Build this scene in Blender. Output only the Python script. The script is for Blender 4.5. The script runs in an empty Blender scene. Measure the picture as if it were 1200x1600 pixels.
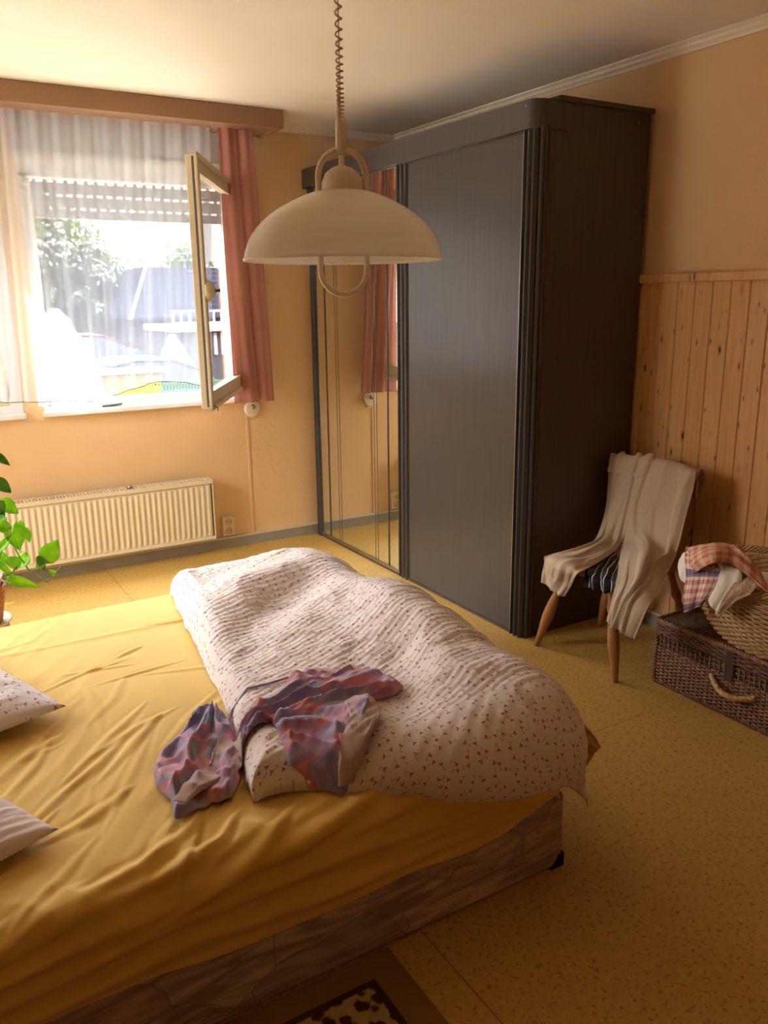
import bpy, bmesh, math, random
import numpy as np
from mathutils import Vector, Matrix, noise as mnoise
from mathutils.bvhtree import BVHTree
PI = math.pi
C = bpy.context.scene.collection
sc = bpy.context.scene

# ------------------------------------------------------------------ camera
YAW, PITCH, ROLL = 0.5388, -0.2550, -0.0116
CAM = Vector((-2.9736, -4.7791, 1.5144))
fw = Vector((math.sin(YAW)*math.cos(PITCH), math.cos(YAW)*math.cos(PITCH), math.sin(PITCH)))
rt = Vector((math.cos(YAW), -math.sin(YAW), 0)); up = rt.cross(fw)
rt2 = rt*math.cos(ROLL)+up*math.sin(ROLL); up2 = -rt*math.sin(ROLL)+up*math.cos(ROLL)
cam = bpy.data.objects.new('camera', bpy.data.cameras.new('camera')); C.objects.link(cam)
M = Matrix.Identity(4)
for i in range(3):
    M[i][0] = rt2[i]; M[i][1] = up2[i]; M[i][2] = -fw[i]; M[i][3] = CAM[i]
cam.matrix_world = M
cam.data.sensor_fit = 'VERTICAL'; cam.data.sensor_height = 24; cam.data.lens = 1285.95/1600*24
cam.data.clip_start = 0.02; cam.data.clip_end = 500
sc.camera = cam
sc.view_settings.view_transform = 'Standard'; sc.view_settings.look = 'None'
sc.view_settings.gamma = 1; sc.view_settings.use_curve_mapping = False
sc.view_settings.exposure = 0.68

# ------------------------------------------------------------------ world: hazy bright summer sky, brighter up high
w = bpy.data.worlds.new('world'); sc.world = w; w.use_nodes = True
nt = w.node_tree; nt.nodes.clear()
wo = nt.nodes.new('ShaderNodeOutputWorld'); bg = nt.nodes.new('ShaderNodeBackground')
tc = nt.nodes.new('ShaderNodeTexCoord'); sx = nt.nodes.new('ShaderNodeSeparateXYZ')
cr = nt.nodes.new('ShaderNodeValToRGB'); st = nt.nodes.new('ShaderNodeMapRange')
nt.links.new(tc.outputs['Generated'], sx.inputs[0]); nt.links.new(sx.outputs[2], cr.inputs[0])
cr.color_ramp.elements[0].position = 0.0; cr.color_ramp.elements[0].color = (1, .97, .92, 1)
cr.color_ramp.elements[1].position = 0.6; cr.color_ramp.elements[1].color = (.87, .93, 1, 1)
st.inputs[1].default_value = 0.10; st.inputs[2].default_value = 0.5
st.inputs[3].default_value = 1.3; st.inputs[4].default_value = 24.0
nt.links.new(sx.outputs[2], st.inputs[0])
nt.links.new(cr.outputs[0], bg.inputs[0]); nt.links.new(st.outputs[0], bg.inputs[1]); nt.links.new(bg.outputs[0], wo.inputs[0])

# sun, high and nearly along the window wall, so it lights the street and just grazes the window
sl = bpy.data.lights.new('sun', 'SUN'); sl.energy = 4; sl.angle = 0.01; sl.color = (1, .95, .86)
so = bpy.data.objects.new('sun', sl); C.objects.link(so)
so.rotation_euler = Vector((-0.55, -0.24, -0.80)).to_track_quat('-Z', 'Y').to_euler()
# portals in the two window openings (they only guide the sampling of the sky)
for px in (-1.67, -2.91):
    pl = bpy.data.lights.new('portal', 'AREA'); pl.shape = 'RECTANGLE'; pl.size = 1.10; pl.size_y = 1.14
    pl.cycles.is_portal = True
    po = bpy.data.objects.new('portal', pl); C.objects.link(po)
    po.location = (px, 0.27, 1.56); po.rotation_euler = (-PI/2, 0, 0)

pl = bpy.data.lights.new('portal', 'AREA'); pl.shape = 'RECTANGLE'; pl.size = .85; pl.size_y = 1.95
pl.cycles.is_portal = True
po = bpy.data.objects.new('portal', pl); C.objects.link(po)
po.location = (-4.12, -1.30, 1.225); po.rotation_euler = (0, -PI/2, 0); po.rotation_euler = Vector((1, 0, 0)).to_track_quat('-Z', 'Y').to_euler()

# ------------------------------------------------------------------ noise for shaping
def _h(ix, iy, seed):
    n = (ix*374761393 + iy*668265263 + seed*974711) & 0xffffffff
    n = ((n ^ (n >> 13))*1274126177) & 0xffffffff
    return ((n ^ (n >> 16)) & 0xffff)/65535.0
def vn(x, y, seed=0):
    x = np.asarray(x, float); y = np.asarray(y, float); x, y = np.broadcast_arrays(x, y)
    ix = np.floor(x).astype(np.int64); iy = np.floor(y).astype(np.int64)
    fx = x-ix; fy = y-iy; fx = fx*fx*fx*(fx*(fx*6-15)+10); fy = fy*fy*fy*(fy*(fy*6-15)+10)
    a = _h(ix, iy, seed); b = _h(ix+1, iy, seed); c = _h(ix, iy+1, seed); d = _h(ix+1, iy+1, seed)
    return ((a*(1-fx)+b*fx)*(1-fy)+(c*(1-fx)+d*fx)*fy)*2-1
def fbm(x, y, seed=0, o=3):
    r = 0; a = 1; s = 0
    for i in range(o):
        r = r+a*vn(x*2**i, y*2**i, seed+i*17); s += a; a *= .5
    return r/s
def ridge(x, y, seed=0): return 1-2*np.abs(fbm(x, y, seed, 2))

# ------------------------------------------------------------------ objects
def tag(o, label=None, cat=None, group=None, kind=None):
    if label: o['label'] = label
    if cat: o['category'] = cat
    if group: o['group'] = group
    if kind: o['kind'] = kind
    return o
def link(o, parent=None):
    C.objects.link(o)
    if parent:
        o.parent = parent
        o.matrix_parent_inverse = world(parent).inverted()
    return o
def world(o):
    m = Matrix.Translation(o.location) @ o.rotation_euler.to_matrix().to_4x4()
    return m if not o.parent else world(o.parent) @ o.matrix_parent_inverse @ m
def thing(name, loc, label, cat, group=None):
    o = bpy.data.objects.new(name, None); o.empty_display_size = .1; C.objects.link(o); o.location = loc
    return tag(o, label, cat, group)
def mesh(name, vs, fs, m, parent=None, smooth=True, uv=None, bevel=0, seg=2, solid=0, sub=0, auto=None, offset=0):
    me = bpy.data.meshes.new(name)
    me.from_pydata([tuple(map(float, v)) for v in vs], [], [tuple(map(int, f)) for f in fs]); me.update()
    if uv is not None:
        l = me.uv_layers.new(name='UVMap'); idx = np.empty(len(me.loops), int); me.loops.foreach_get('vertex_index', idx)
        l.data.foreach_set('uv', np.asarray(uv, float)[idx].ravel())
    me.materials.append(m)
    if smooth: me.polygons.foreach_set('use_smooth', [True]*len(me.polygons))
    if auto is not None:
        bm = bmesh.new(); bm.from_mesh(me)
        for e in bm.edges:
            if len(e.link_faces) == 2 and e.calc_face_angle(0) > auto: e.smooth = False
        bm.to_mesh(me); bm.free()
    o = bpy.data.objects.new(name, me); link(o, parent)
    if solid:
        md = o.modifiers.new('solid', 'SOLIDIFY'); md.thickness = solid; md.offset = offset
    if bevel:
        md = o.modifiers.new('bevel', 'BEVEL'); md.width = bevel; md.segments = seg; md.limit_method = 'ANGLE'; md.angle_limit = .6
        md.harden_normals = False
    if sub:
        md = o.modifiers.new('sub', 'SUBSURF'); md.levels = sub; md.render_levels = sub
    return o
class MB:
    def __init__(s): s.v = []; s.f = []
    def add(s, vs, fs):
        n = len(s.v); s.v += [tuple(map(float, v)) for v in vs]; s.f += [tuple(i+n for i in f) for f in fs]; return s
    def box(s, a, b, rot=None, piv=None):
        x0, y0, z0 = a; x1, y1, z1 = b
        vs = [Vector(p) for p in ((x0,y0,z0),(x1,y0,z0),(x1,y1,z0),(x0,y1,z0),(x0,y0,z1),(x1,y0,z1),(x1,y1,z1),(x0,y1,z1))]
        if rot is not None:
            pv = Vector(piv or (0,0,0)); vs = [rot@(v-pv)+pv for v in vs]
        return s.add(vs, [(0,3,2,1),(4,5,6,7),(0,1,5,4),(1,2,6,5),(2,3,7,6),(3,0,4,7)])
    def tube(s, pts, r, n=8, cap=True):
        pts = [Vector(p) for p in pts]; N = len(pts)
        rs = r if isinstance(r, (list, tuple)) else [r]*N
        t0 = (pts[1]-pts[0]).normalized(); a = t0.orthogonal().normalized(); vs = []; fs = []
        for i, p in enumerate(pts):
            t = (pts[min(i+1, N-1)]-pts[max(i-1, 0)]).normalized()
            a = (a-t*a.dot(t)).normalized(); b = t.cross(a)
            for k in range(n):
                an = 2*PI*k/n; vs.append(p+(a*math.cos(an)+b*math.sin(an))*rs[i])
        for i in range(N-1):
            for k in range(n):
                fs.append((i*n+k, i*n+(k+1)%n, (i+1)*n+(k+1)%n, (i+1)*n+k))
        if cap: fs.append(tuple(reversed(range(n)))); fs.append(tuple((N-1)*n+k for k in range(n)))
        return s.add(vs, fs)
    def lathe(s, prof, n=32, c=(0,0,0), M=None, sx=1, sy=1, close=False):
        vs = []; fs = []; P = len(prof)
        for r, z in prof:
            for k in range(n):
                a = 2*PI*k/n; v = Vector((r*math.cos(a)*sx, r*math.sin(a)*sy, z))
                if M is not None: v = M@v
                vs.append(v+Vector(c))
        for i in range(P-1):
            for k in range(n): fs.append((i*n+k, i*n+(k+1)%n, (i+1)*n+(k+1)%n, (i+1)*n+k))
        if close:
            for k in range(n): fs.append(((P-1)*n+k, (P-1)*n+(k+1)%n, (k+1)%n, k))
        else:
            if prof[0][0] > 1e-5: fs.append(tuple(reversed(range(n))))
            if prof[-1][0] > 1e-5: fs.append(tuple((P-1)*n+k for k in range(n)))
        return s.add(vs, fs)
    def prism(s, poly, axis, a, b):
        # poly of 2D points extruded along axis from a to b
        def mk(p, t):
            return (t, p[0], p[1]) if axis == 0 else (p[0], t, p[1]) if axis == 1 else (p[0], p[1], t)
        n = len(poly); vs = [mk(p, a) for p in poly]+[mk(p, b) for p in poly]
        return s.add(vs, [tuple(reversed(range(n))), tuple(range(n, 2*n))]+[(i, (i+1)%n, n+(i+1)%n, n+i) for i in range(n)])
    def out(s, name, m, parent=None, **k): 
        o = mesh(name, s.v, s.f, m, parent, **k)
        bm = bmesh.new(); bm.from_mesh(o.data); bmesh.ops.recalc_face_normals(bm, faces=bm.faces); bm.to_mesh(o.data); bm.free()
        return o
def gridfaces(nu, nv):
    return [(i*nv+j, (i+1)*nv+j, (i+1)*nv+j+1, i*nv+j+1) for i in range(nu-1) for j in range(nv-1)]

# ------------------------------------------------------------------ materials
def lin(c):
    return tuple((x/12.92 if x <= .04045 else ((x+.055)/1.055)**2.4) for x in [v/255 for v in c])+(1,)
class NT:
    def __init__(s, name):
        s.m = bpy.data.materials.new(name); s.m.use_nodes = True; s.t = s.m.node_tree; s.t.nodes.clear()
        s.o = s.n('OutputMaterial'); s.b = s.n('BsdfPrincipled'); s.l(s.b.outputs[0], s.o.inputs[0])
        s.tc = s.n('TexCoord')
    def n(s, t, **k):
        nd = s.t.nodes.new('ShaderNode'+t)
        for a, b in k.items(): setattr(nd, a, b)
        return nd
    def l(s, a, b): s.t.links.new(a, b)
    def v(s, sock, val):
        if isinstance(val, (int, float)): sock.default_value = val
        elif isinstance(val, (tuple, list)): sock.default_value = val if len(val) == len(sock.default_value) else tuple(val)[:len(sock.default_value)]
        else: s.l(val, sock)
    def coord(s, uv=False, scale=(1,1,1), rot=(0,0,0), loc=(0,0,0)):
        mp = s.n('Mapping'); s.l(s.tc.outputs['UV' if uv else 'Object'], mp.inputs[0])
        mp.inputs[1].default_value = loc; mp.inputs[2].default_value = rot; mp.inputs[3].default_value = scale
        return mp.outputs[0]
    def noise(s, vec, scale=5, detail=3, rough=.5, dist=0):
        nd = s.n('TexNoise'); s.l(vec, nd.inputs['Vector']); nd.inputs['Scale'].default_value = scale
        nd.inputs['Detail'].default_value = detail; nd.inputs['Roughness'].default_value = rough; nd.inputs['Distortion'].default_value = dist
        return nd.outputs[0]
    def math(s, op, a, b=0, c=0, clamp=False):
        nd = s.n('Math', operation=op, use_clamp=clamp)
        s.v(nd.inputs[0], a); s.v(nd.inputs[1], b); s.v(nd.inputs[2], c)
        return nd.outputs[0]
    def ramp(s, f, *st, interp='LINEAR'):
        nd = s.n('ValToRGB'); s.l(f, nd.inputs[0]); nd.color_ramp.interpolation = interp; el = nd.color_ramp.elements
        for i, (p, c) in enumerate(st):
            e = el[i] if i < 2 else el.new(p)
            e.position = p; e.color = c if len(c) == 4 else tuple(c)+(1,)
        return nd.outputs[0]
    def mix(s, f, a, b, mode='MIX'):
        nd = s.n('Mix', data_type='RGBA', blend_type=mode); s.v(nd.inputs[0], f); s.v(nd.inputs[6], a); s.v(nd.inputs[7], b)
        return nd.outputs[2]
    def bump(s, h, strength=.3, dist=.01, normal=None):
        nd = s.n('Bump'); nd.inputs['Strength'].default_value = strength; nd.inputs['Distance'].default_value = dist
        s.l(h, nd.inputs['Height'])
        if normal is not None: s.l(normal, nd.inputs['Normal'])
        s.l(nd.outputs[0], s.b.inputs['Normal']); return nd.outputs[0]
    def set(s, **k):
        for a, b in k.items():
            s.v(s.b.inputs[a.replace('_', ' ')], b)
        return s
def simple(name, rgb, rough=.5, metal=0, bump=0, bscale=60, vary=.06, vscale=6, **k):
    s = NT(name); co = s.coord(); c = lin(rgb)
    nz = s.noise(co, vscale, 4)
    s.set(Base_Color=s.ramp(nz, (.3, tuple(x*(1-vary) for x in c[:3])), (.7, tuple(min(1, x*(1+vary)) for x in c[:3]))), Roughness=rough, Metallic=metal)
    if bump: s.bump(s.noise(co, bscale, 3), bump, .004)
    if k: s.set(**k)
    return s.m
def translucent(s, fac, col):
    tr = s.n('BsdfTranslucent'); s.v(tr.inputs[0], col); mx = s.n('MixShader'); s.v(mx.inputs[0], fac)
    s.l(s.b.outputs[0], mx.inputs[1]); s.l(tr.outputs[0], mx.inputs[2]); s.l(mx.outputs[0], s.o.inputs[0]); return mx

def wall_mat():
    s = NT('apricot wall paint'); co = s.coord()
    s.set(Base_Color=s.ramp(s.noise(co, 1.3, 5, .6), (.3, lin((225,184,132))), (.7, lin((232,192,141)))), Roughness=.75)
    h = s.math('ADD', s.noise(co, 90, 3), s.math('MULTIPLY', s.noise(co, 14, 3, .5, .6), 1.5))
    s.bump(h, .28, .004); return s.m
def ceiling_mat():
    s = NT('ceiling paint'); co = s.coord()
    base = s.ramp(s.noise(co, .9, 5, .6), (.3, lin((240,222,200))), (.7, lin((248,233,214))))
    # faint filled joints between the boards
    wv = s.n('SeparateXYZ'); s.l(s.coord(loc=(.31,.2,0), rot=(0,0,0)), wv.inputs[0])
    j = s.math('ABSOLUTE', s.math('SUBTRACT', s.math('FRACT', s.math('DIVIDE', s.math('ADD', wv.outputs[1], 0), 1.25)), .5))
    m = s.math('LESS_THAN', j, .0025)
    s.set(Base_Color=s.mix(s.math('MULTIPLY', m, .35), base, lin((250,238,214))), Roughness=.8)
    s.bump(s.noise(co, 45, 3), .15, .003); return s.m
def floor_mat():
    s = NT('cork speckled vinyl floor'); co = s.coord()
    n1 = s.noise(co, 75, 2, .6); n2 = s.noise(co, 38, 3, .6); n3 = s.noise(co, 1.2, 3)
    base = s.ramp(n3, (.3, lin((196,156,76))), (.7, lin((206,166,86))))
    base = s.mix(s.math('MULTIPLY', s.ramp(n2, (.48, (0,0,0)), (.62, (1,1,1))), .35), base, lin((222,184,104)))
    base = s.mix(s.math('MULTIPLY', s.ramp(n1, (.34, (1,1,1)), (.43, (0,0,0))), .6), base, lin((128,78,26)))
    sp = s.n('SeparateXYZ'); s.l(co, sp.inputs[0])
    a = s.math('LESS_THAN', s.math('ABSOLUTE', s.math('ADD', sp.outputs[0], 2.03)), .0018)
    b = s.math('LESS_THAN', s.math('ABSOLUTE', s.math('ADD', sp.outputs[1], 2.886)), .0015)
    b = s.math('MULTIPLY', b, s.math('LESS_THAN', sp.outputs[0], -.72))
    seam = s.math('MAXIMUM', a, b)
    s.set(Base_Color=s.mix(s.math('MULTIPLY', seam, .65), base, lin((96,58,20))), Roughness=s.ramp(n2, (.3, (.42,)*3), (.7, (.55,)*3)))
    s.bump(n2, .10, .002); return s.m
def pine_mat():
    s = NT('varnished pine boards'); co = s.coord(); sp = s.n('SeparateXYZ'); s.l(co, sp.inputs[0])
    k = s.math('FLOOR', s.math('DIVIDE', s.math('ADD', sp.outputs[1], .03), .0875))
    rnd = s.n('TexWhiteNoise', noise_dimensions='1D'); s.l(k, rnd.inputs['W'])
    cx = s.n('CombineXYZ'); s.l(s.math('ADD', sp.outputs[1], s.math('MULTIPLY', rnd.outputs[0], 13)), cx.inputs[1])
    s.l(s.math('ADD', sp.outputs[2], s.math('MULTIPLY', rnd.outputs[0], 7)), cx.inputs[2])
    mp = s.n('Mapping'); s.l(cx.outputs[0], mp.inputs[0]); mp.inputs[3].default_value = (1, 26, 1.3)
    g = s.noise(mp.outputs[0], 2.2, 5, .6, .8)
    base = s.ramp(g, (.25, lin((212,154,92))), (.5, lin((228,176,114))), (.75, lin((238,190,130))))
    base = s.mix(s.math('MULTIPLY', rnd.outputs[0], .22), base, lin((196,122,58)))
    mp2 = s.n('Mapping'); s.l(cx.outputs[0], mp2.inputs[0]); mp2.inputs[3].default_value = (1, 16, 6)
    vo = s.n('TexVoronoi'); s.l(mp2.outputs[0], vo.inputs[0]); vo.inputs['Scale'].default_value = 1; vo.inputs['Randomness'].default_value = 1
    kn = s.ramp(vo.outputs[0], (.07, (1,1,1)), (.11, (.35,.35,.35)), (.2, (0,0,0)))
    mp3 = s.n('Mapping'); s.l(cx.outputs[0], mp3.inputs[0]); mp3.inputs[3].default_value = (1, 24, 9); mp3.inputs[1].default_value = (0, 3.3, 1.7)
    vo3 = s.n('TexVoronoi'); s.l(mp3.outputs[0], vo3.inputs[0]); vo3.inputs['Scale'].default_value = 1
    kn = s.math('MAXIMUM', kn, s.ramp(vo3.outputs[0], (.05, (.9,.9,.9)), (.12, (.2,.2,.2)), (.17, (0,0,0))))
    s.set(Base_Color=s.mix(kn, base, lin((112,56,22))), Roughness=.38, Coat_Weight=.25, Coat_Roughness=.25)
    s.bump(g, .05, .002); return s.m
def wardrobe_mat(name='charcoal stained wood', c0=(66,61,58), c1=(74,69,65), rough=.30):
    s = NT(name); co = s.coord(scale=(14, 14, .7)); g = s.noise(co, 5, 6, .65, .3)
    co2 = s.coord(); sc_ = s.noise(s.coord(scale=(3, 3, .6)), 3, 6, .7)
    s.set(Base_Color=s.ramp(g, (.3, lin(c0)), (.7, lin(c1))), Roughness=s.ramp(sc_, (.3, (rough-.01,)*3), (.7, (rough+.03,)*3)), Specular_IOR_Level=.55)
    s.bump(s.noise(s.coord(scale=(40, 40, 2)), 6, 4), .05, .0008); return s.m
def mirror_mat():
    s = NT('mirror glass'); s.set(Base_Color=(.82,.85,.83,1), Metallic=1.0, Roughness=.015)
    n = s.noise(s.coord(), 3, 3); s.set(Roughness=s.ramp(n, (.4, (.01,)*3), (.7, (.03,)*3))); return s.m
def flower_mat(name, base0, base1, rep=.031, uvs=True):
    s = NT(name); co = s.coord(uv=True); vo = s.n('TexVoronoi', voronoi_dimensions='2D'); s.l(co, vo.inputs[0])
    vo.inputs['Scale'].default_value = 1/rep; vo.inputs['Randomness'].default_value = .75
    # local frame of every little sprig
    sub = s.n('VectorMath', operation='SUBTRACT'); s.l(co, sub.inputs[0]); s.l(vo.outputs['Position'], sub.inputs[1])
    ro = s.n('VectorRotate', rotation_type='Z_AXIS'); s.l(sub.outputs[0], ro.inputs[0])
    sc2 = s.n('SeparateColor'); s.l(vo.outputs['Color'], sc2.inputs[0])
    s.l(s.math('MULTIPLY', sc2.outputs[0], 6.28), ro.inputs['Angle'])
    sp = s.n('SeparateXYZ'); s.l(ro.outputs[0], sp.inputs[0]); X, Y = sp.outputs[0], sp.outputs[1]
    def dot(cx, cy, r):
        d = s.math('ADD', s.math('POWER', s.math('SUBTRACT', X, cx), 2), s.math('POWER', s.math('SUBTRACT', Y, cy), 2))
        return s.math('LESS_THAN', d, r*r)
    fl = s.math('MAXIMUM', dot(0, .0015, .0031), s.math('MAXIMUM', dot(.0032, .0038, .0024), dot(-.0032, .0034, .0024)))
    stem = s.math('LESS_THAN', s.math('ABSOLUTE', s.math('SUBTRACT', X, s.math('MULTIPLY', s.math('MULTIPLY', Y, Y), 22))), .0007)
    rng = s.math('MULTIPLY', s.math('LESS_THAN', Y, -.002), s.math('GREATER_THAN', Y, -.015))
    leaf = dot(.0062, -.0105, .0019)
    green = s.math('MAXIMUM', s.math('MULTIPLY', stem, rng), leaf)
    base = s.ramp(s.noise(s.coord(), 3, 3), (.3, lin(base0)), (.7, lin(base1)))
    c = s.mix(s.math('MULTIPLY', green, .75), base, lin((134,132,96)))
    pink = s.ramp(sc2.outputs[1], (.3, lin((184,34,108))), (.7, lin((196,60,140))))
    c = s.mix(s.math('MULTIPLY', fl, .85), c, pink)
    s.set(Base_Color=c, Roughness=.85, Sheen_Weight=.15)
    s.bump(s.noise(s.coord(scale=(1,1,1)), 140, 3), .25, .003)
    translucent(s, .08, c); return s.m
def cloth_mat(name, rgb, rough=.85, vary=.07, trans=0, weave=900, bs=.15):
    s = NT(name); c = lin(rgb); co = s.coord()
    col = s.ramp(s.noise(co, 5, 4), (.3, tuple(x*(1-vary) for x in c[:3])), (.7, tuple(min(1, x*(1+vary)) for x in c[:3])))
    s.set(Base_Color=col, Roughness=rough, Sheen_Weight=.2)
    s.bump(s.noise(co, weave/4, 2), bs, .002)
    if trans: translucent(s, trans, col)
    return s.m
def sheer_mat():
    s = NT('sheer white voile'); col = (.72,.75,.80,1)
    s.set(Base_Color=col, Roughness=.9)
    mx = translucent(s, .10, (.50,.62,.82,1))
    tr = s.n('BsdfTransparent'); m2 = s.n('MixShader')
    fine = s.noise(s.coord(scale=(1,1,.05)), 60, 3)
    lw = s.n('LayerWeight'); lw.inputs[0].default_value = .35
    f = s.math('ADD', s.math('MULTIPLY', lw.outputs['Facing'], .22), s.math('ADD', s.math('MULTIPLY', fine, .12), SHEER), clamp=True)
    s.v(m2.inputs[0], f); s.l(tr.outputs[0], m2.inputs[1]); s.l(mx.outputs[0], m2.inputs[2]); s.l(m2.outputs[0], s.o.inputs[0])
    return s.m
SHEER = .42
def tiedye_mat():
    s = NT('tie dye jersey'); co = s.coord(rot=(0,0,.6), scale=(1,1.6,1)); n = s.noise(co, 8, 3, .5, .7)
    col = s.ramp(n, (.24, lin((110,170,190))), (.36, lin((140,116,172))), (.44, lin((152,150,168))), (.50, lin((178,110,150))), (.555, lin((222,130,96))), (.60, lin((168,112,156))), (.68, lin((140,160,122))))
    s.set(Base_Color=s.mix(.25, col, lin((150,130,160))), Roughness=.7, Sheen_Weight=.3); return s.m
def check_mat(name, red=(190,58,62), ground=(228,214,196), per=.034, blue=True):
    s = NT(name); co = s.coord(uv=True); sp = s.n('SeparateXYZ'); s.l(co, sp.inputs[0]); X, Y = sp.outputs[0], sp.outputs[1]
    sx = s.math('LESS_THAN', s.math('FRACT', s.math('DIVIDE', X, per)), .5); sy = s.math('LESS_THAN', s.math('FRACT', s.math('DIVIDE', Y, per)), .5)
    a = s.math('MULTIPLY', s.math('ADD', sx, sy), .42)
    c = s.mix(a, lin(ground), lin(red))
    if blue:
        b = s.math('LESS_THAN', s.math('ABSOLUTE', s.math('SUBTRACT', s.math('FRACT', s.math('DIVIDE', Y, .125)), .72)), .10)
        c = s.mix(s.math('MULTIPLY', b, .7), c, lin((62,66,120)))
    s.set(Base_Color=c, Roughness=.85); s.bump(s.noise(s.coord(), 250, 2), .15, .002); return s.m
def lace_mat():
    s = NT('beige lace'); co = s.coord(uv=True); vo = s.n('TexVoronoi', voronoi_dimensions='2D'); s.l(co, vo.inputs[0]); vo.inputs['Scale'].default_value = 130
    h = s.math('LESS_THAN', vo.outputs[0], .30); s.set(Base_Color=s.ramp(s.noise(co, 40, 3), (.3, lin((186,150,112))), (.7, lin((220,192,156)))), Roughness=.9)
    s.bump(vo.outputs[0], .6, .003); tr = s.n('BsdfTransparent'); mx = s.n('MixShader'); s.v(mx.inputs[0], s.math('MULTIPLY', h, .75)); s.l(s.b.outputs[0], mx.inputs[1]); s.l(tr.outputs[0], mx.inputs[2]); s.l(mx.outputs[0], s.o.inputs[0]); return s.m
def stripe_mat():
    s = NT('black cloth with thin white stripes'); co = s.coord(uv=True); sp = s.n('SeparateXYZ'); s.l(co, sp.inputs[0])
    wob = s.math('MULTIPLY', s.noise(co, 9, 2), .02)
    f = s.math('FRACT', s.math('DIVIDE', s.math('ADD', sp.outputs[0], wob), .030))
    c = s.mix(s.math('LESS_THAN', f, .12), lin((24,24,30)), lin((222,222,222))); s.set(Base_Color=c, Roughness=.8); return s.m
def patch_mat():
    s = NT('patchwork print upholstery'); co = s.coord(rot=(0,.5,0), scale=(1,1,1.5)); d = s.n('VectorMath', operation='ADD'); s.l(co, d.inputs[0])
    nz = s.n('TexNoise'); s.l(co, nz.inputs[0]); nz.inputs['Scale'].default_value = 3; nm = s.n('VectorMath', operation='SCALE'); s.l(nz.outputs[1], nm.inputs[0]); nm.inputs['Scale'].default_value = .35
    s.l(nm.outputs[0], d.inputs[1])
    v1 = s.n('TexVoronoi'); s.l(d.outputs[0], v1.inputs[0]); v1.inputs['Scale'].default_value = 4.2
    v2 = s.n('TexVoronoi', feature='DISTANCE_TO_EDGE'); s.l(d.outputs[0], v2.inputs[0]); v2.inputs['Scale'].default_value = 4.2
    sc2 = s.n('SeparateColor'); s.l(v1.outputs['Color'], sc2.inputs[0])
    col = s.ramp(sc2.outputs[0], (0, lin((186,158,146))), (.3, lin((202,180,152))), (.5, lin((170,146,148))), (.75, lin((212,192,162))), (1, lin((188,152,134))))
    br = s.noise(s.coord(rot=(0,.8,0), scale=(2, 3, 13)), 2.4, 4, .6, .8)
    col = s.mix(s.ramp(br, (.4, (0,0,0)), (.62, (.75,.75,.75))), col, lin((128,100,88)))
    ln = s.math('MULTIPLY', s.math('LESS_THAN', v2.outputs[0], .012), s.noise(s.coord(), 4, 2))
    s.set(Base_Color=s.mix(s.math('MULTIPLY', ln, .6), col, lin((84,62,54))), Roughness=.85); s.bump(s.noise(s.coord(), 200, 2), .2, .002); return s.m
def rug_mat():
    s = NT('brown floral rug pile'); co = s.coord(); vo = s.n('TexVoronoi'); d = s.noise(co, 30, 3)
    ad = s.n('VectorMath', operation='ADD'); s.l(co, ad.inputs[0]); nm = s.n('VectorMath', operation='SCALE')
    nz = s.n('TexNoise'); s.l(co, nz.inputs[0]); nz.inputs['Scale'].default_value = 40; s.l(nz.outputs[1], nm.inputs[0]); nm.inputs['Scale'].default_value = .02; s.l(nm.outputs[0], ad.inputs[1])
    s.l(ad.outputs[0], vo.inputs[0]); vo.inputs['Scale'].default_value = 32
    c = s.ramp(vo.outputs[0], (.0, lin((120,84,40))), (.10, lin((70,34,22))), (.47, lin((78,38,26))), (.55, lin((176,146,92))), (.7, lin((186,158,104))))
    s.set(Base_Color=c, Roughness=.95); s.bump(s.noise(co, 400, 2), .5, .004); return s.m
def wicker_mat(name, c0, c1, rough=.5):
    s = NT(name); co = s.coord(); n = s.noise(co, 55, 3, .7); n2 = s.noise(co, 9, 3)
    c = s.ramp(n, (.3, lin(c0)), (.68, lin(c1))); c = s.mix(s.math('MULTIPLY', n2, .3), c, tuple(x*.5 for x in lin(c0)[:3])+(1,))
    s.set(Base_Color=c, Roughness=rough, Coat_Weight=.15); s.bump(n, .2, .001); return s.m
def leaf_mat(name, c0, c1, tr=.45):
    s = NT(name); c = s.ramp(s.noise(s.coord(), 25, 3), (.35, lin(c0)), (.65, lin(c1))); s.set(Base_Color=c, Roughness=.35)
    translucent(s, tr, s.mix(.5, c, lin((190,230,60)))); return s.m
def glass_mat(name='window glass'):
    s = NT(name); s.set(Base_Color=(1,1,1,1)); tr = s.n('BsdfTransparent'); gl = s.n('BsdfGlossy'); gl.inputs['Roughness'].default_value = .01
    fr = s.n('Fresnel'); fr.inputs[0].default_value = 1.5
    mx = s.n('MixShader'); s.l(s.math('MULTIPLY', fr.outputs[0], .5, clamp=True), mx.inputs[0]); s.l(tr.outputs[0], mx.inputs[1]); s.l(gl.outputs[0], mx.inputs[2]); s.l(mx.outputs[0], s.o.inputs[0]); return s.m
def lampglass_mat():
    s = NT('streaked opal lamp glass'); co = s.coord(scale=(1,1,9)); n = s.noise(co, 7, 4, .6, .5)
    c = s.ramp(n, (.3, lin((246,234,212))), (.7, lin((255,252,242)))); s.set(Base_Color=c, Roughness=.22, Coat_Weight=.6, Coat_Roughness=.08)
    translucent(s, .5, (1,.97,.92,1)); return s.m

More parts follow.
